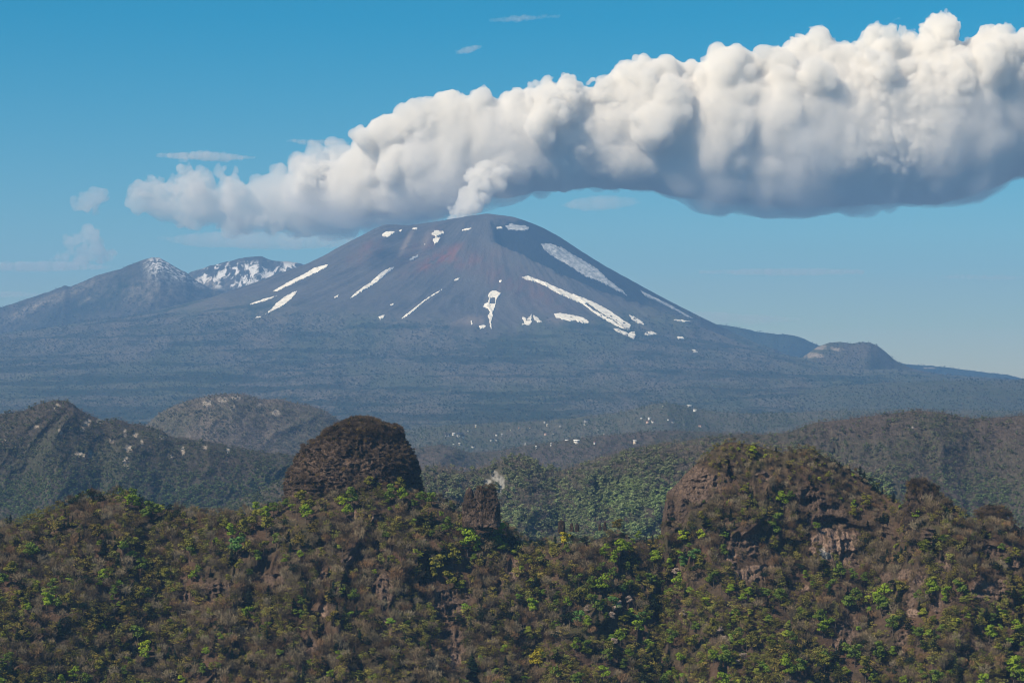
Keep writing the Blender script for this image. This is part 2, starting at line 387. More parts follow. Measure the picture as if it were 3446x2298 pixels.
def billow(top, bot, u0, u1, D, dens, depth=0.85, rbig=(0.22, 0.42), rmed=(0.07, 0.15), nmed=3.0, nsm=3, flat=0.35, seed=1):
    """A rolling cloud: spheres of three sizes filling the traced band between the rows top(u) and bot(u) at distance D."""
    R = np.random.default_rng(seed); k = D/F; out = []
    n = int((u1-u0)*dens)
    for i in range(n):
        u = R.uniform(u0, u1); t_, b_ = prof(top, u), prof(bot, u); H = (b_-t_)*k
        if H < 30: continue
        r = H*R.uniform(*rbig); v = R.uniform(t_+r/k, max(b_-r/k, t_+r/k+0.1))
        c = (t_+b_)/2; e = math.sqrt(max(0, 1-((v-c)/((b_-t_)/2+1e-3))**2))
        y = R.uniform(-1, 1)*H*depth*0.5*e
        out.append([(u-512)*k, D+y, CAMZ-(v-HOR)*k, r])
    med = []
    for i in range(int(n*nmed)):
        u = R.uniform(u0, u1); t_, b_ = prof(top, u), prof(bot, u); Hp = b_-t_; H = Hp*k
        if H < 30: continue
        phi = R.uniform(-0.35, 1)**1 * math.pi*0.62 if R.random() < 0.8 else R.uniform(-math.pi, math.pi)   # 0 is the top, positive turns to the viewer
        r = H*R.uniform(*rmed)*(1.0 if abs(phi) < 1.9 else 0.7); r = max(r, 26)
        cz = (t_+b_)/2
        v = cz-math.cos(phi)*(Hp/2-r/k); y = -math.sin(phi)*(H*depth*0.55-r)
        if abs(phi) > 1.9: r *= 1-flat
        x = (u-512)*k; z = CAMZ-(v-HOR)*k
        med.append([x, D+y, z, r])
        for j in range(nsm):
            d = R.normal(size=3); d[2] = d[2]*0.8+0.35; d[1] -= 0.35; d /= np.linalg.norm(d)
            rs = r*R.uniform(0.3, 0.55)
            med.append([x+d[0]*r*0.8, D+y+d[1]*r*0.8, z+d[2]*r*0.8, rs])
    return out+med
q = 1024/2351
T = lambda pts: [(a*q, b*q) for a, b in pts]
def rolling(top, bot, u0, u1, D, h, crest, amps, seed, depth=0.85, flat=0.3, lean=0.0, bend=None, soft=26.0, shrink=0.0, keep_all=False):
    """A cloud body: an oval tube between the traced rows, its upper and front skin broken into billows of falling size."""
    k = D/F; us = np.linspace(u0, u1, 400); tp_, bt_ = prof(top, us), prof(bot, us)
    x0, x1 = (u0-512)*k-150, (u1-512)*k+150; z0, z1 = CAMZ-(bt_.max()-HOR)*k-220, CAMZ-(tp_.min()-HOR)*k+220; yd = (bt_-tp_).max()*k*depth/2+220
    n = np.ceil([(x1-x0)/h, 2*yd/h, (z1-z0)/h]).astype(int); lo = np.array([x0, D-yd, z0])
    X = lo[0]+np.arange(n[0])*h; Yy = lo[1]+np.arange(n[1])*h; Z = lo[2]+np.arange(n[2])*h
    uX = X/k+512; t_ = CAMZ-(prof(top, uX)-HOR)*k; b_ = CAMZ-(prof(bot, uX)-HOR)*k
    kk_ = np.hanning(int(90/h)*2+3); kk_ /= kk_.sum(); t_ = np.convolve(np.pad(t_, len(kk_)//2, mode='edge'), kk_, 'valid')
    c = (t_+b_)/2; hh = np.maximum((t_-b_)/2, 1.0); endf = np.minimum(1, np.minimum((X-x0)/600+0.02, (x1-X)/600+0.02))
    rel = (Z[None]-c[:, None])/hh[:, None]                                     # x, z
    zz = np.where(rel < 0, np.abs(rel)**2.6, np.abs(rel)**2.0)                 # flatter below
    yc = D + (bend(uX) if bend else 0*uX)
    ww = hh*depth*np.ones_like(hh)
    ry = ((Yy[None]-yc[:, None])/ww[:, None])**2                               # x, y
    f = (hh[:, None, None]*(1-np.sqrt(zz[:, None, :]+ry[:, :, None]))).astype(np.float32)
    f = np.minimum(f, ((X-x0-160)*1.0)[:, None, None]).astype(np.float32)
    f -= shrink
    for x, y, z, r in crest:
        cc = np.array([x, y, z]); a = np.maximum(((cc-r-90-lo)/h).astype(int), 0); b = np.minimum(((cc+r+90-lo)/h).astype(int)+2, n)
        if (b <= a).any(): continue
        gx = (X[a[0]:b[0]]-x)[:, None, None]; gy = (Yy[a[1]:b[1]]-y)[None, :, None]; gz = (Z[a[2]:b[2]]-z)[None, None, :]
        d = r-np.sqrt(gx*gx+gy*gy+gz*gz); sub = f[a[0]:b[0], a[1]:b[1], a[2]:b[2]]
        m = np.clip(0.5+0.5*(d-sub)/soft, 0, 1); sub[...] = sub*(1-m)+d*m+soft*m*(1-m)       # soft union
    A = sum(a for _, a in amps); near = np.argwhere((f < A*0.75+h) & (f > -A*0.9-h)); P = near*h+lo
    rl = rel[near[:, 0], near[:, 2]]; wgt = flat+(1-flat)*sstep(-0.55, 0.15, rl+0.25*(P[:, 1] < D-hh[near[:, 0]]*0.5))
    wx = 90*(vn3(P[:, 0]/520, P[:, 1]/520, P[:, 2]/520, seed+50)*2-1); wz = 90*(vn3(P[:, 0]/520, P[:, 1]/520, P[:, 2]/520, seed+51)*2-1)
    nz = 0; patch = 0.35+1.3*sstep(0.25, 0.75, vn3(P[:, 0]/700, P[:, 1]/700, P[:, 2]/500, seed+60))
    for i, (sc_, am) in enumerate(amps):
        v_ = np.abs(vn3((P[:, 0]+wx)/sc_+i*3.3, P[:, 1]/sc_, (P[:, 2]+wz-lean*P[:, 0])/sc_, seed+i)*2-1)
        nz = nz+am*(np.minimum(v_*1.5, 1)-0.50)*1.6*(patch if i >= 2 else 1)
    f[near[:, 0], near[:, 1], near[:, 2]] += (nz*wgt).astype(np.float32)
    f[0] = f[-1] = -60; f[:, 0] = f[:, -1] = -60; f[:, :, 0] = f[:, :, -1] = -60
    V, Q = surface_nets(f, lo, h)
    return largest(V, Q)
def family(big, D, seed, nmed, nsm, rm=(0.32, 0.55), rs=(0.35, 0.6), fl=0.35, rmin=24):
    R = np.random.default_rng(seed); out = list(big)
    for x, y, z, r in big:
        for i in range(nmed):
            d = R.normal(size=3); d[1] -= 0.5; d[2] = d[2]*0.8+fl; d /= np.linalg.norm(d); r2 = r*R.uniform(*rm); c = np.array([x, y, z])+d*r*0.86; out.append([*c, r2])
            for j in range(nsm):
                e = R.normal(size=3)+d*0.9; e /= np.linalg.norm(e); r3 = r2*R.uniform(*rs)
                if r3 < rmin: continue
                out.append([*(c+e*r2*0.85), r3])
    return out
def crest_balls(top, bot, u0, u1, D, n, seed, rr=(0.10, 0.26), depth=0.85, spread=1.25, rmin=45):
    R = np.random.default_rng(seed); k = D/F; out = []
    for i in range(n):
        u = R.uniform(u0, u1); t_, b_ = prof(top, u), prof(bot, u); H = (b_-t_)*k; r = max(H*R.uniform(*rr)*R.uniform(0.5, 1), rmin); phi = R.uniform(-0.2, spread)
        if R.random() < 0.45: phi = R.uniform(-0.15, 0.15)
        v = (t_+b_)/2-math.cos(phi)*((b_-t_)/2-r/k); y = -math.sin(phi)*max(H*depth*0.5-r*0.9, 0)
        out.append([(u-512)*k, D+y, CAMZ-(v-HOR)*k, r])
    return out
top = T([(640,440),(665,400),(690,378),(735,352),(800,346),(850,334),(890,308),(905,278),(950,250),(1030,226),(1110,216),(1160,200),(1230,186),(1290,214),(1330,204),(1400,184),(1440,158),(1500,140),(1540,163),(1580,168),(1600,128),(1650,124),(1700,142),(1722,162),(1760,116),(1850,108),(1950,112),(2060,108),(2090,88),(2160,78),(2190,100),(2250,88),(2300,96),(2351,86),(2500,72),(2700,80),(3000,66)])
bot = T([(640,440),(690,470),(800,495),(900,500),(1000,492),(1040,480),(1130,458),(1200,452),(1350,436),(1500,440),(1650,476),(1750,486),(1900,486),(2050,478),(2150,468),(2250,446),(2330,412),(2400,392),(2700,375),(3000,380)])
D = 23600
bend_ = lambda u: 500*sstep(460, 300, u)
big = [[x, y+bend_(x/(D/F)+512), z, r] for x, y, z, r in crest_balls(top, bot, 300, 1285, D, 150, 4, (0.13, 0.42), spread=1.25)]
V, Q = rolling(top, bot, 279, 1290, D, 14.0, family(big, D, 5, 6, 3, (0.22, 0.62), (0.3, 0.6)), [(520, 60), (230, 36), (105, 24), (52, 15), (28, 8)], 7, bend=bend_, soft=18.0, shrink=38.0, flat=0.6)
print('plume', len(V))
cloud_obj('steam_cloud', V, Q, m_vapour('dense_vapour', 0.015, (1, 0.99, 0.965)), 'huge white billowing steam cloud trailing right from the crater with blue grey underside')
main_cloud = bpy.data.objects['steam_cloud']
V, Q = rolling([(a, b+10) for a, b in top], [(a, b+7+3*math.sin(a/37)) for a, b in bot], 260, 1290, D, 26.0, [], [(900, 90), (420, 60), (200, 30)], 91, depth=0.9, bend=bend_, flat=1.0, shrink=20.0)
link('veil', mesh_np('veil', V, Q), m_vapour('thin_veil', 0.0036), main_cloud)
# column of steam rising from the crater into the cloud
R = np.random.default_rng(8); col = []; DC = 22900
for v, u, r in [(226,459,90),(220,461,95),(214,463,98),(208,466,100),(202,469,104),(196,472,110),(190,476,118),(184,480,126),(178,484,134),(172,487,132)]:
    for j in range(16):
        dd = DC+max(0, 205-v)*7
        col.append([(u-512)/F*dd+R.normal()*r*0.55, dd+R.normal()*r*0.4, CAMZ-(v-HOR)/F*dd+R.normal()*30, r*R.uniform(0.18, 0.58)])
col = [c for c in col if c[2]-c[3] > HAZE_TOP+30]
V, Q = largest(*splat(col, 12.0, 60, 34, 120, 9))
cloud_obj('steam_column', V, Q, m_vapour('dense_vapour_column', 0.017, (1, 0.99, 0.965)), 'bright white steam column rising from behind the volcano summit')
# greyer bank to the left of the crater
top = T([(240,486),(255,476),(280,462),(310,430),(330,408),(345,403),(385,408),(400,404),(440,386),(480,392),(500,402),(540,400),(560,396),(640,374),(690,356),(735,338),(800,334),(850,330),(900,330),(1000,330),(1060,340)])
bot = T([(240,490),(330,505),(400,530),(500,548),(600,555),(800,560),(950,540),(1060,500)])
D = 29900
V, Q = rolling(top, bot, 104, 462, D, 20.0, family(crest_balls(top, bot, 125, 450, D, 70, 14, (0.14, 0.30), spread=1.8), D, 6, 5, 4, rmin=34), [(500, 90), (240, 60), (120, 36), (60, 18)], 23, flat=0.9, shrink=110.0)
V[:, 2] = np.maximum(V[:, 2], HAZE_TOP+20)
cloud_obj('cloud_bank', V, Q, m_vapour('thin_vapour', 0.0042, (1, 0.99, 0.97)), 'low pale cloud bank stretching left of the crater toward the twin peaks')
def wisp(name, pts, D, h, dens, label, seed, stretch=(0.4, 1, 1.6), amp=40, ns=200):
    R = np.random.default_rng(seed); k = D/F
    sp = []
    for u, v, r in pts:
        c = np.array([(u-512)*k, D+R.normal()*r*k*0.3, CAMZ-(v-HOR)*k]); sp.append([*c, r*k*0.7])
        for i in range(9):
            d = R.normal(size=3)*[1, 1, .8]; d /= np.linalg.norm(d); sp.append([*(c+d*r*k*R.uniform(0.5, 0.95)), r*k*R.uniform(0.2, 0.42)])
    V, Q = largest(*splat(sp, h, 60, amp, ns, seed, stretch))
    cloud_obj(name, V, Q, m_vapour(name+'_vapour', dens), label)
wisp('small_cloud', [(a*q,b*q,c*q) for a,b,c in [(178,470,14),(190,462,20),(205,455,24),(222,450,26),(236,444,16),(200,475,20),(212,468,20)]], 30500, 16, 0.0034, 'small grey cloud puff above the lone cumulus at far left', 31, (1,1,1.4), 40, 180)
wisp('small_cloud', [(a*q,b*q,c*q) for a,b,c in [(160,560,22),(185,545,22),(205,528,22),(212,545,28),(190,575,28),(220,570,30),(235,585,24),(150,590,20),(180,592,24),(255,585,14),(130,592,14)]], 30500, 16, 0.0028, 'pale ragged cumulus standing over the left shoulder ridge', 33, (1,1,1.4), 45, 180)
# long thin streaks of high cloud
def streak(name, u0, u1, v, th, D, dens, label, seed, tilt=0.0):
    n = int((u1-u0)/1.2); k = D/F; R = np.random.default_rng(seed); sp = []
    for i in range(n):
        t_ = (i+.5)/n; w = math.sin(math.pi*t_)**0.6
        sp.append([(u0+(u1-u0)*t_-512)*k, D+R.normal()*60, CAMZ-(v+tilt*(t_-.5)-HOR)*k+R.normal()*6, max(24, th*k*w)])
    V, Q = largest(*splat(sp, 16, 50, min(20, th*k*0.35), 240, seed, (0.35, 1, 2.2)))
    cloud_obj(name, V, Q, m_vapour(name+'_'+str(seed), dens), label)
streak('cloud_streak', 158, 256, 156, 4.5, 33000, 0.0030, 'flat white cloud streak floating above the left end of the cloud bank', 51, 3)
streak('cloud_streak', 268, 352, 141.5, 2.6, 33000, 0.0030, 'thin cloud streak just left of the main steam cloud shoulder', 53, 3)
streak('cloud_streak', -60, 125, 266, 5.0, 33500, 0.0022, 'faint cloud band low over the far left ridge', 55, 2)
streak('cloud_streak', -60, 60, 294, 3.5, 33500, 0.0016, 'faintest low cloud band at the far left edge', 56, 2)
streak('cloud_streak', 700, 905, 271.5, 3.6, 33500, 0.0022, 'faint level cloud streak in open sky right of the volcano', 57, 0)
streak('cloud_streak', 490, 560, 18, 2.6, 33500, 0.0016, 'faint high wisp near the top of the sky, longer of the two', 58, -5)
streak('cloud_streak', 455, 484, 49, 3.4, 33500, 0.0020, 'small faint high wisp above the steam cloud crest', 59, -6)
streak('cloud_streak', 892, 906, 18, 1.6, 33500, 0.0012, 'tiny wisp above the right end of the steam cloud', 60, -5)

print('stage p3', round(time.time()-T0, 1))

streak('cloud_streak', 158, 372, 240, 9, 31500, 0.0016, 'hazy flat cloud layer under the left cloud bank', 61, 4)
streak('cloud_streak', 560, 640, 203, 7, 31500, 0.0014, 'faint hazy scud under the left part of the steam cloud base', 62, -4)

streak('cloud_streak', 640, 800, 318, 6, 33500, 0.0010, 'very faint band of cloud low over the right flank ridge', 63, 3)
streak('cloud_streak', 930, 1040, 277, 3, 33500, 0.0014, 'faint thin cloud streak at the right edge above the dark ridge', 64, 1)
# ------------------------------------------------------------------ hills between the ridge and the volcano
def scarp(name, label, mat, pts, D, vbot, slope, du=1.0, nrow=90, umin=-200, umax=1224, jag=0.5, spur=(0.0, 60.0), bulge=0.35,
          crestY=None, seed=1, back=0.55, nback=10, slope_mask=None, disp=None, ref=None, attrs=None, vdeep=None, kind='structure'):
    us = np.arange(umin, umax+du, du)
    cv = prof(pts, us) + jag*fbm(us/7.0, us*0+seed, 4, seed+3)
    Yc = np.full(us.shape, float(D)) + (crestY(us) if crestY else 0)
    ts = np.linspace(0, 1, nrow)**1.25
    Yrows = [Yc]; vr = [cv]; Y = Yc.copy(); qp = (cv-HOR)/F
    kk = np.hanning(7); kk /= kk.sum(); nw = int(max(9, min(61, 26/(D/F)/du)))//2*2+1; kw = np.hanning(nw+2)[1:-1]; kw /= kw.sum()
    for i in range(1, nrow):
        v = cv + (vbot-cv)*ts[i]; qn = (v-HOR)/F; dq = qn-qp
        s = slope*(0.45+0.55*min(1, ts[i]*6))*(1+bulge*fbm(us*D/F/spur[1]*0.7+seed, np.full(us.shape, i*0.03), 3, seed+9))
        if slope_mask is not None: s = s*slope_mask(us, v)
        s = np.maximum(s, 0.03)
        d = dq*Y/(1+np.clip(qn/s, -0.5, 5)); Y = Y-d/s
        Ys = np.convolve(np.pad(Y, 3, mode='edge'), kk, 'valid'); Yw = np.convolve(np.pad(Y, nw//2, mode='edge'), kw, 'valid'); Y = 0.62*Y+0.2*Ys+0.18*Yw
        Yrows.append(Y.copy()); vr.append(v); qp = qn
    Yg = np.array(Yrows); Vg = np.array(vr); Ug = np.broadcast_to(us, Yg.shape)
    g = np.minimum(1, ts*5)[:, None]
    if ref is not None:                        # lean the lower slope towards one even plane so that steps in the crest do not run on down it
        nk = int(ref[0]/du)//2*2+1; kf = np.hanning(nk+2)[1:-1]; kf /= kf.sum()
        cs = np.convolve(np.pad(cv, nk//2, mode='edge'), kf, 'valid'); Ysm = np.convolve(np.pad(Yc, nk//2, mode='edge'), kf, 'valid')
        Yref = Ysm[None]-(Vg-cs[None])*ref[1]; w_ = ref[2]*sstep(4, ref[3], Vg-cv[None]); Yg = Yg*(1-w_)+Yref*w_
    if spur[0] > 0:
        Xr = (Ug-512)/F*Yg; Zr = (Vg-HOR)/F*Yg
        wv = fbm(Xr/spur[1]/1.3, Zr/spur[1]/1.3, 3, seed+20)*0.9
        rd = ridged(Xr/spur[1]+wv+0.25*Zr/spur[1], Zr/spur[1]*0.30, 4, seed+21, 0.55)
        Yg = Yg - (rd-0.62)*spur[0]*3.0*g
    if disp is not None: Yg = Yg + disp(Ug, Vg, Yg)*np.minimum(1, ts*14)[:, None]
    P = unproject(Ug, Vg, Yg)
    top = P[0]; bk = []
    for j in range(1, nback+1):
        dy = D*0.0008*(j**1.9)
        b = top.copy(); yy_ = top[:, 1]+dy; b[:, 0] = top[:, 0]*yy_/top[:, 1]; b[:, 1] = yy_; b[:, 2] = top[:, 2]-dy*back-2; bk.append(b)
    G = np.concatenate([np.array(bk[::-1]), P]); foot = []                 # the slope runs on down to the valley floor
    for j in range(1, 7):
        b = P[-1].copy(); dz = np.maximum(b[:, 2]-565, 0)*(j/6)**1.4; yn = b[:, 1]-dz*1.25; b[:, 0] = b[:, 0]*yn/b[:, 1]; b[:, 1] = yn; b[:, 2] = b[:, 2]-dz; foot.append(b)
    G = np.concatenate([G, np.array(foot)])
    at = {}
    if attrs:
        for k, fn in attrs.items():
            a = fn(Ug, Vg); a = np.concatenate([np.repeat(a[:1], nback, 0), a, np.repeat(a[-1:]*0, 6, 0)]); at[k] = a.ravel()
    o = link(name, mesh_np(name, G, grid_quads(G.shape[0], G.shape[1]), True, at), mat)
    tag(o, label, kind=kind)
    return dict(o=o, P=P, U=Ug, V=Vg, us=us, cv=cv)

def m_hill(name, dark, mid, light, scale=0.05, rock=(0.30, 0.27, 0.23)):
    t = NT(name); p = t.pos()
    n1 = t.noise(scale, 5, 0.75, p).outputs['Fac']; n2 = t.noise(scale*0.08, 4, 0.6, p).outputs['Fac']
    c = t.ramp(n1, [(0.3, dark), (0.52, mid), (0.72, light)])
    c = t.mix(t.ramp(n2, [(0.4, 0.0), (0.62, 0.6)]), c, (0.045, 0.06, 0.032))
    rk = t.noise(scale*1.6, 5, 0.75, t.mapv(p, (1, 1, 0.35))).outputs['Fac']
    rc = t.ramp(rk, [(0.3, (rock[0]*0.3, rock[1]*0.3, rock[2]*0.3)), (0.6, rock)])
    c = t.mix(t.attr('rock').outputs['Fac'], c, rc)
    t.bsdf(c, 0.95, t.bump(t.math('ADD', n1, rk), 4.0, 0.7), 0.05); return t.m

def spots(lst):
    def fn(U, V):
        a = np.zeros(U.shape)
        n = fbm(U/3.2, V/4.0, 3, 91)
        for cu, cv, ra, rb in lst:
            if U.max() < cu-40: continue
            a = np.maximum(a, ell(U, V, cu, cv, ra, rb)*(0.72+0.9*n))
        return np.clip((a-0.30)*4, 0, 1)
    return fn
dk, md, lt = (0.035, 0.032, 0.028), (0.075, 0.063, 0.055), (0.125, 0.105, 0.09)
H = {}
# the left peak with snow dusting and the far snowy crater wall
def m_peak(name, snow_scale, lo, hi, streak_z):
    t = NT(name); p = t.mapv(t.pos(), (1, 0.35, 1)); n1 = t.noise(0.016, 6, 0.8, p).outputs['Fac']
    c = t.ramp(n1, [(0.3, (0.018, 0.028, 0.026)), (0.5, (0.05, 0.052, 0.048)), (0.7, (0.11, 0.095, 0.085))])
    sn = t.noise(snow_scale, 5, 0.7, t.mapv(p, (1, 1, streak_z)), dist=0.6).outputs['Fac']
    m = t.math('MULTIPLY', t.ramp(sn, [(lo, 0.0), (hi, 1.0)]), t.attr('snow').outputs['Fac'])
    c = t.mix(m, c, (0.78, 0.77, 0.74)); c = t.mix(t.math('MULTIPLY', t.attr('rock').outputs['Fac'], t.ramp(n1, [(0.4, 0.0), (0.6, 1.0)])), c, (0.33, 0.28, 0.22))
    c = t.mix(t.attr('conifer').outputs['Fac'], c, (0.012, 0.024, 0.020))
    t.bsdf(c, 0.9, t.bump(n1, 25.0, 0.8), 0.05); return t.m
zero = lambda U, V: np.zeros(U.shape)
H['far_peak'] = scarp('snowy_crater_wall', 'far rounded peak with snow gullies in the saddle left of the volcano', m_peak('crater_wall_rock', 0.010, 0.50, 0.56, 0.45),
    [(150,300),(180,279),(192,271),(205,267),(218,263.5),(230,260.5),(244,257),(252,256),(262,256.5),(268,259),(279,261),(292,261.5),(300,263),(308,266),(330,272),(380,290)], 24000, 330, 0.55,
    umin=150, umax=380, nrow=60, spur=(70, 330), seed=61, jag=0.8, attrs={'snow': lambda U, V: np.clip(sstep(258, 266, V)*(1-sstep(284, 290, V))*sstep(190, 205, U)+0*U, 0, 1)*0.95, 'rock': lambda U, V: 0.6*ell(U, V, 205, 283, 22, 6), 'conifer': zero})
H['left_peak'] = scarp('twin_peak', 'left shoulder peak dusted with snow, its long ridge falling to the left edge', m_peak('shoulder_rock', 0.030, 0.46, 0.56, 0.8),
    [(-300,345),(-60,320),(0,307.5),(35,296),(65,285.5),(70,286.5),(96,275.5),(122,268),(137,261.5),(145,258.5),(152,257),(160,257.8),(170,263.5),(178,268),(186,272),(192,277.5),(203,284.5),(213,289),(240,294),(300,310)], 21600, 372, 0.42,
    umin=-300, umax=300, nrow=90, spur=(75, 420), seed=64, jag=0.7,
    attrs={'snow': lambda U, V: np.clip(0.95*ell(U, V, 157, 265, 12, 9)+0.75*ell(U, V, 175, 272, 16, 6, 32)+0.45*ell(U, V, 196, 283, 10, 3, 35)+0.3*ell(U, V, 165, 278, 20, 8), 0, 1),
           'rock': lambda U, V: np.clip(0.75*ell(U, V, 30, 308, 28, 4, -27)+0.8*ell(U, V, 89, 299, 11, 2.5, -25)+0.5*ell(U, V, 150, 290, 50, 12)+0.4*ell(U, V, 70, 292, 40, 4, -25), 0, 1),
           'conifer': lambda U, V: np.clip(0.9*ell(U, V, 85, 308, 60, 12, -22)+0.75*ell(U, V, 120, 283, 20, 8, -20)+0.7*ell(U, V, 190, 288, 16, 4, 20), 0, 1)*(0.75+0.5*fbm(U/6, V/5, 3, 8))})
H['north_ridge'] = scarp('north_ridge', 'dark wooded ridge behind the small dome at the right', m_hill('north_ridge_wood', (0.010, 0.018, 0.020), (0.014, 0.026, 0.026), (0.022, 0.034, 0.032), 0.02),
    [(660,312),(690,319),(715,323.5),(740,327.5),(762,332),(775,333.5),(795,335),(803,337.5),(812,342),(830,349),(870,356),(905,363.5),(940,366),(980,371),(1005,374),(1024,378.5),(1120,388),(1400,400)], 23000, 400, 0.35,
    umin=650, umax=1400, nrow=40, spur=(20, 200), seed=66, jag=0.7, attrs={'rock': spots([(930, 367.5, 7, 0.8)])})
m_dome = m_hill('dome_wood', (0.045, 0.043, 0.038), (0.085, 0.075, 0.063), (0.13, 0.112, 0.095), 0.03, (0.26, 0.22, 0.17))
H['small_dome'] = scarp('small_dome', 'small rounded lava dome on the right skirt of the volcano', m_dome,
    [(740,376),(775,368),(790,363.5),(797,361),(808,353),(818,346),(830,342.2),(840,341.2),(850,343),(862,341.8),(870,342),(877,345),(886,352),(894,359),(903,364),(915,369),(940,374),(1010,379),(1060,384)], 17500, 402, 0.42,
    umin=740, umax=1060, nrow=70, spur=(14, 150), seed=67, jag=0.5, attrs={'rock': spots([(810, 355, 14, 3.0), (822, 347, 14, 2.4), (838, 349, 6, 2)])})
m_a = m_hill('bare_wood_floor', dk, md, lt, 0.06, (0.36, 0.34, 0.31))
H['right_skirt'] = scarp('wooded_skirt', 'larch covered skirt rolling below the small dome at the right', m_hill('skirt_wood', (0.04, 0.05, 0.04), (0.07, 0.075, 0.055), (0.12, 0.11, 0.09), 0.03),
    [(600,416),(650,409),(700,402),(740,396),(790,390),(840,385),(900,381.5),(960,380),(1024,379.5),(1100,384),(1300,400)], 13500, 440, 0.10,
    umin=600, umax=1300, nrow=70, spur=(60, 420), seed=68, jag=0.5, attrs={'rock': zero})
H['plateau'] = scarp('village_plateau', 'gently rising wooded plateau dotted with houses', m_hill('plateau_wood', (0.05, 0.056, 0.042), (0.09, 0.09, 0.065), (0.15, 0.13, 0.11), 0.05, (0.34, 0.30, 0.26)),
    [(330,432),(380,430),(410,429),(446,425),(474,423.5),(537,420.5),(570,418),(603,413.7),(625,410.5),(639,407),(652,403.5),(667,402.0),(684,405.5),(700,409),(715,411),(745,413),(790,412),(830,410),(900,409),(1024,410),(1200,415)], 9500, 468, 0.13,
    umin=330, umax=1200, nrow=90, spur=(55, 330), seed=69, jag=0.6, attrs={'rock': zero})
H['dome_hill'] = scarp('rounded_hill', 'rounded bare brown hill left of centre in front of the volcano skirts', m_hill('round_hill_floor', (0.06, 0.055, 0.048), (0.115, 0.098, 0.085), (0.16, 0.14, 0.12), 0.05, (0.40, 0.36, 0.31)),
    [(60,470),(120,440),(148,423),(159,413),(174,405),(189.5,399.8),(212,395),(233,392.8),(245,394.3),(262,398.8),(280,398.5),(296,403),(310,405),(326,410.5),(342,422),(352,434),(375,455),(420,490)], 6800, 476, 0.55,
    umin=70, umax=410, nrow=70, spur=(22, 190), seed=70, jag=0.4, attrs={'rock': spots([(206, 402, 6, 4), (222, 399, 6, 3), (236, 397, 5, 2.5), (258, 404, 4, 3), (233, 408, 4, 4), (275, 412, 5, 4)])})
H['band'] = scarp('low_brown_hill', 'low brown hill band between the village plateau and the green hills', m_a,
    [(330,462),(400,454),(418,447),(440,444),(455,447),(470,452),(500,450),(530,444),(560,440.5),(585,437),(600,435),(640,431),(680,430),(760,434),(900,450)], 6300, 480, 0.30,
    umin=330, umax=900, nrow=60, spur=(28, 180), seed=71, jag=0.5, attrs={'rock': zero})
H['right_hill'] = scarp('right_hill', 'dark ribbed wooded hill at the right edge behind the cliff', m_a,
    [(560,470),(620,451),(660,443),(700,438),(735,433.5),(760,434),(790,431.5),(798,428),(805,425.5),(820,421),(840,419.5),(866,416),(890,413),(905,411),(919,409.5),(935,411.5),(949,413.5),(972,418),(985,417),(994,417.5),(1010,416),(1024,414.5),(1060,405),(1110,398),(1200,410),(1320,398),(1420,420)], 3900, 585, 0.62,
    umin=560, umax=1420, nrow=120, spur=(26, 62), seed=72, jag=0.7, attrs={'rock': spots([(912, 427, 1.5, 2)])})
H['left_hill'] = scarp('left_hill', 'dark wooded hill with pale cliffs at the left edge', m_hill('left_hill_floor', (0.03, 0.028, 0.026), (0.06, 0.052, 0.046), (0.10, 0.086, 0.076), 0.06, (0.42, 0.37, 0.31)),
    [(-380,430),(-300,412),(-220,440),(-120,428),(-50,420),(0,413.5),(23,410.5),(33,406),(42,402.5),(50,400.5),(58,400),(68,401),(74,404),(79,408.5),(87,413),(94,416),(103,420),(115,418.5),(122,420),(129,423),(144,425),(159,428.5),(164,431),(168,435.5),(180,438),(190,439),(209,440.5),(227,446),(250,450),(273,452.5),(285,453),(296,455.5),(330,462),(380,480),(430,510)], 4400, 560, 0.66,
    umin=-380, umax=430, nrow=120, spur=(24, 75), seed=73, jag=0.6,
    attrs={'rock': spots([(57, 407, 4, 4), (88, 424, 5, 6), (100, 421, 4, 3), (82, 429, 3, 3), (125, 432, 2, 5), (136, 435, 4, 3), (160, 437, 5, 2.5), (142, 443, 2, 5), (78, 454, 8, 2.5), (90, 455, 3, 6), (126, 462, 4, 8), (129, 448, 4, 4), (183, 450, 2.5, 5), (228, 450, 2, 3), (36, 426, 3, 2), (4, 440, 3, 2), (150, 449, 3, 4), (60, 432, 3, 4), (112, 440, 3, 3), (170, 456, 3, 3), (205, 446, 3, 3)])})
H['mid_hill'] = scarp('green_hill', 'green flushed wooded hill in the valley gap between the two rock massifs', m_hill('mid_hill_floor', (0.035, 0.036, 0.028), (0.07, 0.064, 0.05), (0.11, 0.098, 0.08), 0.07, (0.27, 0.27, 0.255)),
    [(380,500),(400,478),(418,470),(440,466),(465,471),(482,468),(497,462),(507,458),(520,456),(530,458.5),(542,465),(556,470),(575,467),(600,460),(620,455),(650,448),(690,445),(730,444),(800,446),(900,480)], 3300, 600, 0.64,
    umin=380, umax=900, nrow=120, spur=(24, 58), seed=74, jag=0.7, attrs={'rock': spots([(488, 482, 6, 4), (495, 476, 5, 7), (502, 482, 3, 10), (499, 492, 3, 5)])})
H['low_spur'] = scarp('low_spur', 'low wooded spur at the foot of the left hill', m_a,
    [(200,520),(232,502),(252,494),(268,486),(283,478),(300,470),(330,462),(370,470),(430,500)], 3700, 590, 0.62,
    umin=200, umax=430, nrow=80, spur=(14, 60), seed=75, jag=0.6, attrs={'rock': zero})

print('stage p4', round(time.time()-T0, 1))
# ------------------------------------------------------------------ the near ridge
TO = {1: 0, 2: 700, 3: 1400, 4: 2100, 5: 2746}
def tp(k, x, y): return ((TO[k]+x*0.47074)*0.297156, (1560+y*0.47074)*0.297156)
TS = 0.47074*0.297156
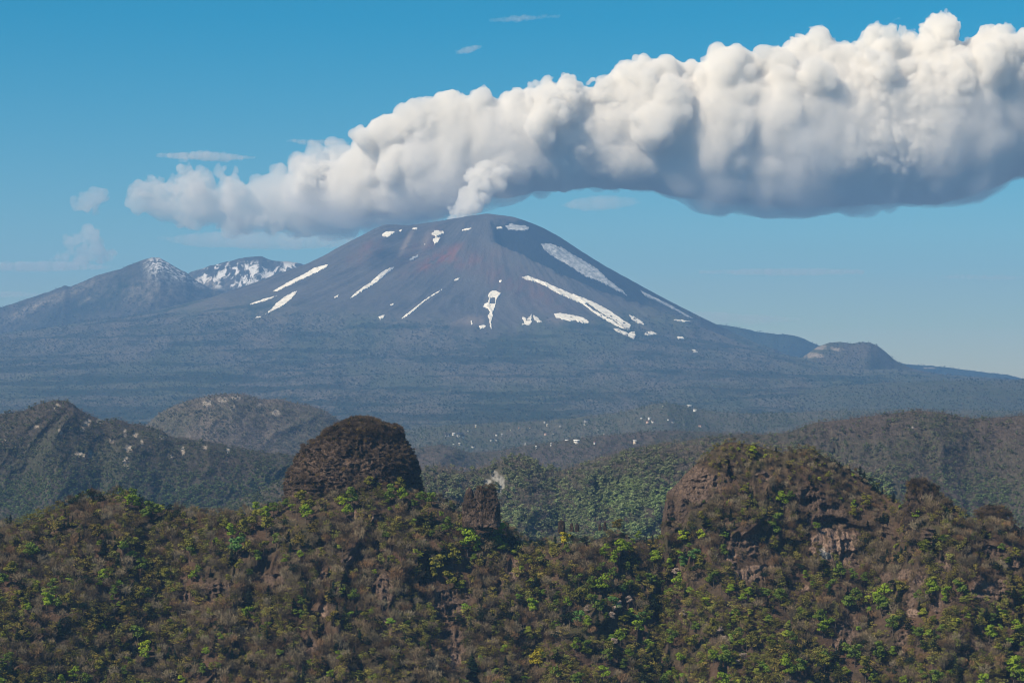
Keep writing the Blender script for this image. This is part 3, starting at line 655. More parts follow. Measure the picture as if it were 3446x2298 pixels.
# bare rock seen on the near ridge: sheet, centre, half width, half height, tone (0 dark .. 1 pale), steepness
ROCKS = [(2,60,900,110,80,.25,4),(2,820,1045,36,50,.85,3),(2,1245,890,75,115,.4,5),(2,1270,1190,40,110,.75,1.3),(2,1215,385,60,26,.65,4),(2,1050,400,24,75,.6,1.2),
 (2,1000,690,70,35,.5,4),(2,430,830,120,50,.3,3),(2,1110,640,20,20,.4,2),(2,720,1300,60,60,.3,2.5),(2,820,800,50,40,.35,2.5),(2,1200,360,60,14,.1,4),
 (3,230,1010,110,120,.35,4),(3,370,930,30,50,.55,4),(3,700,750,50,75,.8,1.8),(3,640,740,26,40,.1,5),(3,280,1280,90,100,.3,3.5),(3,280,1420,45,70,.75,1.3),(3,1020,870,40,26,.65,4),
 (3,560,850,70,30,.4,3),(3,60,900,50,60,.2,4),(3,1300,540,60,20,.5,3),(3,530,1260,26,40,.7,1.5),(3,600,930,30,40,.5,3),
 (4,480,130,230,110,.42,5),(4,520,240,140,60,.38,5),(4,370,360,90,120,.22,5),(4,760,60,30,70,.02,6),(4,870,570,140,90,.42,5),(4,790,670,70,45,.85,1.3),(4,950,735,170,14,.85,1),(4,900,790,110,60,.55,2.5),(4,900,410,20,45,.03,6),
 (4,1000,90,60,40,.5,3),(4,1340,250,120,110,.25,5),(4,1400,400,120,80,.3,6),(4,1230,870,70,34,.5,3.5),(4,1290,880,34,20,.8,3.5),(4,1340,990,20,50,.6,2.5),
 (5,120,350,130,70,.3,6),(5,140,560,170,130,.85,6),(5,40,565,95,85,.92,5),(5,120,650,150,40,.7,4),(5,60,640,60,50,1.0,5),(5,250,700,110,40,.5,2.5),(5,175,402,56,14,.0,1),(5,640,800,80,50,.5,4),(5,500,800,40,40,.35,4),(5,740,820,50,60,.5,5),
 (5,680,960,40,100,.4,6),(5,690,1062,56,32,.85,4),(5,860,990,44,80,.5,5),(5,1190,915,100,80,.5,5),(5,1180,950,70,20,.8,4),(5,1320,930,50,50,.65,4),(5,1300,860,80,40,.4,4),(5,240,1190,85,95,.4,5),(5,150,1290,34,60,.5,5),(5,1260,630,90,60,.3,5),
 (5,1430,720,60,50,.5,4),(5,620,1230,44,60,.45,4),(5,900,720,80,30,.5,4),(5,800,500,50,70,.2,4),(5,510,480,50,60,.2,4),(5,1130,1330,40,70,.3,4),(5,570,1310,20,50,.1,4),(5,340,1000,30,50,.6,2),(5,1190,980,60,16,.1,5),
 (1,1140,235,80,24,.12,3),(1,450,460,50,14,.6,1.3),(1,360,480,16,20,.8,3),(1,1320,950,30,80,.5,3.5),(1,1300,880,30,60,.15,3.5)]
ROCKP = [(*tp(k, x, y), a*TS, b*TS, tone, st) for k, x, y, a, b, tone, st in ROCKS]
FGP = [(-420,540),(-340,565),(-260,560),(-120,540),(-60,528),(0,516),(20,513),(45,503),(65,494),(88,486.5),(105,484),(125,484),(138,489),(150,496),(175,499),(200,504),(225,506),(250,502),(279,498),(290,494),(330,488),(370,480),(400,480),(419,488),(440,492),(455,499),(462,501),
 (500,512),(515,522),(536,531),(560,527),(580,527.5),(600,523),(622,517),(635,524),(655,528),(660.5,529),(661.5,518),(663,503),(667,488),(678,478),(692,463),(703,454),(714,444),(722,439.5),(733,438),(748,440),(760,442),(772,446),(784,449),(792,446),(806,443.5),(816,447),(826,454),(854,467),(871,480),(893,496),(904,501),
 (906,491),(915,487),(928,486),(940,490),(955,500),(971,513),(976,516),(984,513),(998,513.5),(1012,521),(1024,531),(1080,540),(1200,560),(1300,545),(1480,570)]
FGP = [(a, b+(3.5 if 664 < a < 905 else 15 if 505 < a < 655 else 10)) for a, b in FGP]       # the traced line runs over the tree tops
def rock_fields(U, V):
    m = np.zeros(U.shape); tone = np.zeros(U.shape)+0.35; st = np.ones(U.shape)
    n = fbm(U/5, V/5, 3, 191)
    for cu, cv_, a, b, tn, s in ROCKP:
        ix = np.nonzero((np.abs(U-cu) < a*1.6+1) & (np.abs(V-cv_) < b*1.6+1))
        if len(ix[0]) == 0: continue
        e = ell(U[ix], V[ix], cu, cv_, a*1.05, b*1.05)*(0.85+0.8*n[ix])
        w = np.clip((e-0.28)*4, 0, 1)
        m[ix] = np.maximum(m[ix], w); tone[ix] = tone[ix]*(1-w)+tn*w; st[ix] = np.maximum(st[ix], 1+(s-1)*w)
    return m, tone, st
RF = {}
def rock_cached(U, V):
    if U.shape not in RF: RF[U.shape] = rock_fields(U, V)
    return RF[U.shape]
def fg_slope(us, v):
    m, tn, st = rock_fields(us[None, :], v[None, :]); st = st[0]
    mass = sstep(664, 676, us)*(1-sstep(880, 905, us))*(1-sstep(540, 575, v))
    return np.maximum(st, 1+1.4*mass)
def fg_disp(U, V, Y):
    m, tn, st = rock_cached(U, V)
    X = (U-512)/F*Y; Z = -(V-HOR)/F*Y
    w = fbm(X/9, Z/9, 3, 300)
    strata = ridged(X/26+w*0.5, Z/4.2+w*0.8, 4, 301)
    colm = ridged(X/4.5+w*0.6, Z/17+w*0.4, 4, 302)
    d = -(strata*0.45+colm*0.55-0.62)*15.0*m
    d += -(fbm(X/3.0, Z/3.0, 3, 305))*1.6*m
    hole = np.zeros(U.shape)
    for (k, x, y, a, b, ang) in [(5,175,402,58,15,4),(4,765,62,17,62,-18),(4,898,410,12,42,-22),(4,740,-10,20,25,0),(4,1335,255,9,30,0),(2,1185,940,14,70,5),(2,1140,250,1,1,0)]:
        cu, cv_ = tp(k, x, y); hole = np.maximum(hole, ell(U, V, cu, cv_, a*TS, b*TS, ang))
    d += 7.0*sstep(0.25, 0.6, hole)
    d += 3.0*fbm(X/30, Z/30, 4, 306)
    return d
def m_ridge():
    t = NT('ridge_floor_and_rock'); p = t.pos()
    n1 = t.noise(0.35, 5, 0.7, p).outputs['Fac']; n2 = t.noise(0.03, 4, 0.6, p).outputs['Fac']
    soil = t.ramp(n1, [(0.3, (0.030, 0.024, 0.018)), (0.55, (0.075, 0.056, 0.040)), (0.75, (0.13, 0.098, 0.070))])
    soil = t.mix(t.ramp(n2, [(0.48, 0.0), (0.64, 0.5)]), soil, (0.12, 0.070, 0.048))
    soil = t.mix(t.ramp(n2, [(0.30, 0.7), (0.45, 0.0)]), soil, (0.05, 0.055, 0.025))
    w = t.noise(0.25, 5, 0.7, t.mapv(p, (1.0, 1.0, 0.5))); rk = t.noise(0.9, 6, 0.8, t.mapv(p, (1.0, 1.0, 0.55)), dist=0.4).outputs['Fac']
    crack = t.n('ShaderNodeTexVoronoi', feature='DISTANCE_TO_EDGE', _Scale=0.33)
    mv = t.n('ShaderNodeVectorMath', operation='MULTIPLY_ADD'); t.l(w.outputs['Color'], mv.inputs[0]); mv.inputs[1].default_value = (4, 4, 4); t.l(t.mapv(p, (1, 1, 0.6)), mv.inputs[2]); t.l(mv.outputs[0], crack.inputs['Vector'])
    tone = t.attr('tone').outputs['Fac']
    dark = t.ramp(rk, [(0.32, (0.010, 0.009, 0.008)), (0.55, (0.046, 0.036, 0.029)), (0.7, (0.115, 0.085, 0.062))])
    pale = t.ramp(rk, [(0.28, (0.06, 0.048, 0.040)), (0.5, (0.29, 0.205, 0.165)), (0.7, (0.48, 0.37, 0.31))])
    rc = t.mix(tone, dark, pale)
    rc = t.mix(t.ramp(tone, [(0.93, 0.0), (1.0, 0.6)]), rc, (0.6, 0.6, 0.56))
    rc = t.mix(t.ramp(crack.outputs['Distance'], [(0.0, 0.75), (0.09, 0.0)]), rc, (0.012, 0.011, 0.011))
    lich = t.noise(0.5, 4, 0.7, p).outputs['Fac']
    rc = t.mix(t.ramp(lich, [(0.55, 0.0), (0.68, 0.55)]), rc, (0.17, 0.105, 0.055))
    c = t.mix(t.attr('rock').outputs['Fac'], soil, rc)
    h = t.math('ADD', rk, t.math('MULTIPLY', crack.outputs['Distance'], 0.8))
    t.bsdf(c, 0.95, t.bump(h, 1.3, 1.0), 0.1); return t.m
RIDGE_MAT = m_ridge()
def fcY(us): return 45*fbm(us/120, us*0, 2, 400)+60*ell(us, us*0, 770, 0, 130, 1)
H['near'] = scarp('near_ridge', 'near steep ridge of rock and leaf litter under the spring woods', RIDGE_MAT, FGP, 1690, 780, 0.85, du=1.0, nrow=360, ref=(90, 0.74, 0.6, 90),
    umin=-400, umax=1450, spur=(12, 52), seed=80, jag=1.1, crestY=fcY, slope_mask=fg_slope, disp=fg_disp, back=1.0, bulge=0.3,
    attrs={'rock': lambda U, V: rock_cached(U, V)[0], 'tone': lambda U, V: rock_cached(U, V)[1]})

# ---- free standing rock towers
def tower(name, label, left, right, vt, vb, D, depth, seed, nz=150, na=200, rough=2.2, flute=4.0, tone=0.3, back_shift=0, jagp=0.0):
    """left/right: traced outline, column as a function of the row. A closed body of that width and its own depth."""
    k = D/F; R = []
    vs = np.linspace(vt, vb, nz); A = np.linspace(0, 2*np.pi, na, endpoint=False)
    cl = prof([(b, a) for a, b in left], vs); crr = prof([(b, a) for a, b in right], vs)
    cl = cl+jagp*fbm(vs/2.2, vs*0+seed, 3, seed+31); crr = crr+jagp*fbm(vs/2.2, vs*0+seed+9, 3, seed+32); cx = (cl+crr)/2; hw = np.maximum((crr-cl)/2, 0.05)
    VV, AA = np.meshgrid(vs, A, indexing='ij')
    ca, sa = np.cos(AA), np.sin(AA); sq = (np.abs(ca)**2.6+np.abs(sa)**2.6)**(-1/2.6)
    X = ((cx[:, None]-512)+hw[:, None]*sq*ca)*k; Z = CAMZ-(VV-HOR)*k
    dd = np.maximum(hw, 0)[:, None]*k*depth; Yy = D+back_shift+dd*sq*sa
    w = fbm3(X/14, Yy/14, Z/14, 3, seed)
    strata = 1-np.abs(fbm3(X/11+w*1.5, Yy/11, Z/6+w*1.5, 4, seed+3)*1.6)
    colm = 1-np.abs(fbm3(X/flute+w, Yy/flute, Z/(flute*4), 4, seed+5)*1.6)
    blk = fbm3(X/22, Yy/22, Z/17, 3, seed+40); d = (strata*0.22+colm*0.5-0.45)*rough*2.4+blk*rough*1.5+fbm3(X/1.8, Yy/1.8, Z/1.8, 3, seed+8)*rough*0.5
    sh = np.minimum(1, hw*k/6)[:, None]; d = np.where(np.abs(ca) > 0.92, d*0.45, d)
    X = X+ca*d*sh; Yy = Yy+sa*d*sh
    Z = Z+fbm3(X/3, Yy/3, Z/3, 2, seed+9)*rough*0.35
    V = np.stack([X, Yy, Z], -1)
    i = np.arange(nz*na).reshape(nz, na); j = np.roll(i, -1, 1)
    Q = np.stack([i[:-1], i[1:], j[1:], j[:-1]], -1).reshape(-1, 4)
    top = V[0].mean(0)+[0, 0, 0.5]; Vf = np.concatenate([V.reshape(-1, 3), top[None]])
    Tt = np.array([(na*nz, int(i[0, a]), int(j[0, a])) for a in range(na)])
    tn = np.clip(tone+0.5*fbm3(Vf[:, 0]/16, Vf[:, 1]/16, Vf[:, 2]/7, 3, seed+12), 0, 1)
    o = link(name, mesh_np(name, Vf, Q, True, {'rock': np.ones(len(Vf)), 'tone': tn}, Tt), RIDGE_MAT)
    tag(o, label, 'rock')
    return dict(o=o, P=V, na=na)
qq = 1024/2351
def TT(pts): return [(a*qq, b*qq) for a, b in pts]
cr5 = lambda x, y: ((850+x*0.38265)*0.297156, (1350+y*0.38265)*0.297156)      # reading off the enlarged view of the left tower
BL = [cr5(*p) for p in [(960,185),(900,190),(800,240),(660,300),(545,360),(470,400),(415,480),(380,545),(340,640),(312,700),(303,760),(315,850),(330,1000)]]
BR = [cr5(*p) for p in [(965,185),(1040,200),(1100,232),(1200,240),(1275,255),(1320,310),(1345,370),(1400,440),(1430,520),(1450,600),(1462,680),(1475,760),(1500,850),(1510,1000)]]
TW = [tower('rock_tower', 'massive dark domed rock tower with scrubby top rising above the near ridge', BL, BR, cr5(0,185)[1], cr5(0,1000)[1], 1745, 0.85, 500, nz=230, na=340, rough=3.8, flute=6, tone=0.12, jagp=1.6)]
PL = [cr5(*p) for p in [(1905,762),(1885,775),(1870,810),(1858,850),(1840,900),(1830,1100)]]
def pin(name, label, pts_l, pts_r, D, depth, seed, **kw):
    L = [cr5(*p) for p in pts_l]; Rr = [cr5(*p) for p in pts_r]
    return tower(name, label, L, Rr, L[0][1], L[-1][1], D, depth, seed, **kw)
TW.append(pin('rock_pinnacle', 'broad jagged rock pinnacle with three tops right of the big domed tower', [(2078,768),(2050,785),(1995,815),(1915,850),(1870,845),(1850,900),(1845,1100)], [(2085,762),(2120,775),(2140,800),(2155,850),(2168,920),(2172,1010),(2175,1100)], 1668, 0.55, 520, nz=110, na=170, rough=1.6, flute=5.0, tone=0.25))
TW.append(pin('rock_pinnacle', 'narrow leftmost spire of the jagged pinnacle group', [(1904,748),(1888,760),(1872,790),(1858,840),(1850,950)], [(1914,748),(1926,760),(1938,790),(1948,840),(1955,950)], 1666, 0.8, 530, nz=50, na=60, rough=1.3, flute=2.5, tone=0.1))
TW.append(pin('rock_pinnacle', 'middle spire of the jagged pinnacle group tipped with a tiny bush', [(1993,732),(1972,745),(1962,780),(1948,830),(1940,950)], [(2003,732),(2024,745),(2034,780),(2044,830),(2060,950)], 1665, 0.8, 534, nz=50, na=60, rough=1.3, flute=2.5, tone=0.12))
c8 = lambda x, y: ((1500+x*0.38265)*0.297156, (1350+y*0.38265)*0.297156)
def stub(label, l, r, t, b, seed, D=1668):
    L = [c8(*p) for p in [((l+r)/2-6, t), (l+4, t+10), (l, t+(b-t)*0.5), (l-3, b)]]; Rr = [c8(*p) for p in [((l+r)/2+6, t), (r-4, t+8), (r, t+(b-t)*0.5), (r+3, b)]]
    TW.append(tower('rock_stub', label, L, Rr, L[0][1], L[-1][1], D, 0.8, seed, nz=36, na=40, rough=0.9, flute=2.0, tone=0.02))
TW.append(tower('rock_crag', 'dark jagged wooded crag rising from the right shoulder of the ridge', [(916,486.5),(911,489),(907,493),(905.5,499),(904,512),(902,530)], [(921,486.5),(928,489),(938,494),(947,501),(955,510),(962,530)], 486.5, 530, 1690, 0.5, 560, nz=80, na=130, rough=2.6, flute=4, tone=0.1, jagp=1.0))
TW.append(tower('rock_crag', 'dark low crag at the far right edge of the ridge', [(990,513),(983,515),(977,519),(975,524),(973,540),(970,552)], [(996,513),(1003,515),(1012,521),(1020,529),(1028,540),(1032,552)], 513, 552, 1685, 0.5, 561, nz=70, na=120, rough=2.4, flute=4, tone=0.1, jagp=0.9))
stub('largest of five dark rock stubs on the low saddle', 988, 1048, 1040, 1150, 540)
stub('dark rock stub just right of the largest one on the saddle', 1092, 1124, 1066, 1140, 541)
stub('squat dark rock stub in the middle of the saddle row', 1136, 1172, 1072, 1140, 542)
stub('smallest dark rock stub beside the olive tree on the saddle', 1342, 1366, 1074, 1130, 543)
stub('rightmost dark rock stub touching the olive tree on the saddle', 1386, 1414, 1052, 1130, 544)

print('stage p5', round(time.time()-T0, 1))
# ------------------------------------------------------------------ tree shapes
PROTO = bpy.data.collections.new('tree_shapes')            # never linked: shapes that the woods instance
def m_plant(name, src, rough=0.9, trans=0.25, var=0.25):
    t = NT(name)
    if src == 'inst': c = t.attr('tint', 'INSTANCER').outputs['Color']
    elif src == 'obj': c = t.n('ShaderNodeObjectInfo').outputs['Color']
    else: c = None
    p = t.pos(); n = t.noise(1.3, 3, 0.7, p).outputs['Fac']
    c2 = t.mix(1.0, c if c is not None else src, t.ramp(n, [(0.3, 1-var), (0.7, 1+0.0)]), 'MULTIPLY')
    d = t.n('ShaderNodeBsdfDiffuse'); t.l(c2, d.inputs['Color'])
    if trans > 0:
        tr = t.n('ShaderNodeBsdfTranslucent'); t.l(c2, tr.inputs['Color'])
        mx = t.n('ShaderNodeMixShader'); mx.inputs[0].default_value = trans; t.l(d.outputs[0], mx.inputs[1]); t.l(tr.outputs[0], mx.inputs[2]); t.l(mx.outputs[0], t.out.inputs['Surface'])
    else: t.l(d.outputs[0], t.out.inputs['Surface'])
    return t.m
LEAF_I = m_plant('foliage_wood', 'inst'); LEAF_O = m_plant('foliage_single', 'obj')
TWIG_I = m_plant('twigs_wood', 'inst', trans=0.0); TWIG_O = m_plant('twigs_single', 'obj', trans=0.0)
BARK = m_plant('bark', (0.10, 0.085, 0.072), trans=0.0); PALEBARK = m_plant('pale_bark', (0.27, 0.24, 0.21), trans=0.0)
def limb(V, Q, a, b, ra, rb, n=4):
    a = np.array(a, float); b = np.array(b, float); d = b-a; d /= np.linalg.norm(d)+1e-9
    s = np.cross(d, [0.3, 0.9, 0.1]); s /= np.linalg.norm(s); t = np.cross(d, s); k = len(V)
    for P, r in ((a, ra), (b, rb)):
        for i in range(n):
            w = 2*math.pi*i/n; V.append(P+(s*math.cos(w)+t*math.sin(w))*r)
    for i in range(n): Q.append((k+i, k+(i+1) % n, k+n+(i+1) % n, k+n+i))
def leaf(V, Q, c, nrm, size, R):
    nrm = nrm/(np.linalg.norm(nrm)+1e-9); s = np.cross(nrm, R.normal(size=3)); s /= np.linalg.norm(s)+1e-9; t = np.cross(nrm, s); k = len(V)
    e = size*R.uniform(0.6, 1.2, 4)
    V += [c+s*e[0], c+t*e[1]*0.8, c-s*e[2], c-t*e[3]*0.8]; Q.append((k, k+1, k+2, k+3))
def shape_broad(seed, nclump=9, nleaf=44, ls=0.05, wide=0.30, low=0.36):
    R = np.random.default_rng(seed); V, Q, TV, TQ = [], [], [], []
    limb(TV, TQ, (0, 0, -0.12), (0.01, 0, 0.45), 0.022, 0.014, 5)
    for i in range(nclump):
        a = R.uniform(0, 2*math.pi); h = R.uniform(low, 0.84); rr = wide*math.sqrt(R.random())*(1.0-0.65*max(0, (h-0.6)/0.4))
        c = np.array([math.cos(a)*rr*0.9, math.sin(a)*rr*0.9, h]); rad = R.uniform(0.11, 0.17)
        limb(TV, TQ, (0, 0, R.uniform(0.25, 0.5)), c-[0, 0, 0.03], 0.010, 0.004, 3)
        for j in range(nleaf):
            d = R.normal(size=3); d /= np.linalg.norm(d); d[2] = d[2]*0.8+0.15
            leaf(V, Q, c+d*rad*R.uniform(0.7, 1.08)*np.array([1.15, 1.15, 0.75]), d+R.normal(size=3)*0.55+[0, 0, .25], ls, R)
    return (np.array(V), np.array(Q)), (np.array(TV), np.array(TQ))
def shape_bare(seed, ntw=340, wide=0.30):
    R = np.random.default_rng(seed); V, Q, TV, TQ = [], [], [], []
    lean = R.normal(size=2)*0.05
    limb(TV, TQ, (0, 0, -0.12), (lean[0]*.5, lean[1]*.5, 0.42), 0.016, 0.011, 4); limb(TV, TQ, (lean[0]*.5, lean[1]*.5, 0.42), (lean[0], lean[1], 0.86), 0.011, 0.004, 3)
    ends = [np.array([lean[0], lean[1], 0.8])]
    for i in range(9):
        a = R.uniform(0, 2*math.pi); h0 = R.uniform(0.25, 0.65); r = wide*R.uniform(0.5, 1.0); e = np.array([math.cos(a)*r, math.sin(a)*r, min(h0+R.uniform(0.18, 0.35), 0.93)])
        limb(TV, TQ, (lean[0]*h0, lean[1]*h0, h0), e, 0.008, 0.003, 3); ends.append(e)
    T = []
    for i in range(ntw):
        e = ends[R.integers(len(ends))]; b = e*R.uniform(0.75, 1.0)+R.normal(size=3)*[0.07, 0.07, 0.055]
        d = np.array([b[0]*1.2, b[1]*1.2, R.uniform(0.35, 0.9)])+R.normal(size=3)*0.25; d /= np.linalg.norm(d); L = R.uniform(0.07, 0.17)
        s = np.cross(d, R.normal(size=3)); s /= np.linalg.norm(s); w = R.uniform(0.005, 0.010); k = len(V)
        V += [b-s*w, b+s*w, b+d*L+s*w*0.3, b+d*L-s*w*0.3]; Q.append((k, k+1, k+2, k+3))
    return (np.array(V), np.array(Q)), (np.array(TV), np.array(TQ))
def shape_conifer(seed, layers=12, per=13, wide=0.25, rag=0.45):
    R = np.random.default_rng(seed); V, Q, TV, TQ = [], [], [], []
    limb(TV, TQ, (0, 0, -0.1), (0, 0, 0.97), 0.016, 0.003, 4)
    for i in range(layers):
        h = 0.16+0.82*i/(layers-1); rad = wide*(1-h)**0.75*1.15+0.012
        for j in range(per):
            if R.random() < 0.12: continue
            a = 2*math.pi*(j+R.random()*0.8)/per; r = rad*R.uniform(1-rag, 1+rag*0.6); dr = R.uniform(0.03, 0.07)
            c, s = math.cos(a), math.sin(a); w = r*R.uniform(0.28, 0.5); k = len(V); hh = h+R.normal()*0.012
            V += [np.array([c*0.01, s*0.01, hh+0.02]), np.array([c*r*.6-s*w, s*r*.6+c*w, hh-dr*.4]), np.array([c*r, s*r, hh-dr]), np.array([c*r*.6+s*w, s*r*.6-c*w, hh-dr*.55])]
            Q.append((k, k+1, k+2, k+3))
    return (np.array(V), np.array(Q)), (np.array(TV), np.array(TQ))
def shape_pine(seed): return shape_broad(seed, 7, 44, 0.036, 0.26, 0.45)
def both(name, sh, leafmat, barkmat):
    (V, Q), (TV, TQ) = sh
    me = mesh_np(name, np.concatenate([V, TV]), np.concatenate([Q, TQ+len(V)]), False)
    me.materials.append(leafmat); me.materials.append(barkmat)
    mi = np.zeros(len(me.polygons), np.int32); mi[len(Q):] = 1; me.polygons.foreach_set('material_index', mi)
    return me
def proto(key, name, shapes, leafmat, barkmat):
    c = bpy.data.collections.new(key)
    for i, s in enumerate(shapes):
        o = bpy.data.objects.new('%s_%02d' % (name, i), both(name+'_shape', s, leafmat, barkmat)); c.objects.link(o)
    return c
S_BARE = [shape_bare(100+i) for i in range(6)]
S_BROAD = [shape_broad(200+i) for i in range(5)]
S_LOOSE = [shape_broad(230+i, 7, 26, 0.040, 0.34, 0.38) for i in range(3)]
S_CON = [shape_conifer(260+i) for i in range(3)]
S_PINE = [shape_pine(280+i) for i in range(3)]
S_SMALL = [shape_broad(300+i, 5, 15, 0.085, 0.30, 0.40) for i in range(4)]
S_SMALLB = [shape_bare(320+i, 60, 0.36) for i in range(3)]
S_SMALLC = [shape_conifer(340+i, 6, 6, 0.2) for i in range(2)]
# one collection per wood: bare 0-5, loose 6-8, conifer 9-11, pine 12-14, broad 15-19
def mixcol(key, groups):
    c = bpy.data.collections.new(key); n = 0
    for name, shapes, lm, bm in groups:
        for s in shapes:
            o = bpy.data.objects.new('%s_%03d' % (key, n), both(name, s, lm, bm)); c.objects.link(o); n += 1
    return c
C_NEAR = mixcol('near_tree_shapes', [('bare', S_BARE, TWIG_I, BARK), ('loose', S_LOOSE, LEAF_I, BARK), ('fir', S_CON, LEAF_I, BARK), ('pine', S_PINE, LEAF_I, BARK), ('leafy', S_BROAD, LEAF_I, BARK)])
C_FAR = mixcol('far_tree_shapes', [('leafy', S_SMALL, LEAF_I, BARK), ('bare', S_SMALLB, TWIG_I, BARK), ('fir', S_SMALLC, LEAF_I, BARK)])
def wood_nodes(name, colln):
    g = bpy.data.node_groups.new(name, 'GeometryNodeTree')
    g.interface.new_socket('Geometry', in_out='INPUT', socket_type='NodeSocketGeometry'); g.interface.new_socket('Geometry', in_out='OUTPUT', socket_type='NodeSocketGeometry')
    N = g.nodes; gi = N.new('NodeGroupInput'); go = N.new('NodeGroupOutput')
    ci = N.new('GeometryNodeCollectionInfo'); ci.inputs['Collection'].default_value = colln; ci.inputs['Separate Children'].default_value = True; ci.inputs['Reset Children'].default_value = True
    ip = N.new('GeometryNodeInstanceOnPoints'); ip.inputs['Pick Instance'].default_value = True
    def na(n, typ):
        a = N.new('GeometryNodeInputNamedAttribute'); a.data_type = typ; a.inputs['Name'].default_value = n; return a.outputs['Attribute']
    g.links.new(gi.outputs[0], ip.inputs['Points']); g.links.new(ci.outputs[0], ip.inputs['Instance'])
    g.links.new(na('kind_index', 'INT'), ip.inputs['Instance Index']); g.links.new(na('rot', 'FLOAT_VECTOR'), ip.inputs['Rotation']); g.links.new(na('size', 'FLOAT_VECTOR'), ip.inputs['Scale'])
    g.links.new(ip.outputs[0], go.inputs[0]); return g
G_NEAR = wood_nodes('near_wood', C_NEAR); G_FAR = wood_nodes('far_wood', C_FAR)
def wood(name, label, P, idx, rot, size, tint, group):
    me = mesh_np(name, P, None, attrs={'rot': rot, 'size': size, 'tint': tint})
    at = me.attributes.new('kind_index', 'INT', 'POINT'); at.data.foreach_set('value', np.asarray(idx, np.int32))
    o = link(name, me); md = o.modifiers.new('wood', 'NODES'); md.node_group = group
    tag(o, label, kind='stuff'); return o
def surf(h, u, v):                             # world points on a hill for picture positions
    nr, nc = h['U'].shape; us = h['us']; ci = np.clip((u-us[0])/(us[1]-us[0]), 0, nc-1.001)
    c0 = ci.astype(int); fc = ci-c0; cv_ = h['cv'][c0]*(1-fc)+h['cv'][c0+1]*fc
    Vg = h['V']; vb = Vg[-1, 0]; tt = np.clip((v-cv_)/(vb-cv_), 0, 1)**(1/1.25)*(nr-1); r0 = np.clip(tt.astype(int), 0, nr-2); fr = (tt-r0)[:, None]; fc = fc[:, None]
    P = h['P']
    return (P[r0, c0]*(1-fc)+P[r0, c0+1]*fc)*(1-fr)+(P[r0+1, c0]*(1-fc)+P[r0+1, c0+1]*fc)*fr, v-cv_
def jitter(u0, u1, v0, v1, su, sv, seed):
    R = np.random.default_rng(seed); a, b = np.meshgrid(np.arange(u0, u1, su), np.arange(v0, v1, sv))
    return a.ravel()+R.uniform(-.5, .5, a.size)*su*1.1, b.ravel()+R.uniform(-.5, .5, a.size)*sv*1.1, R

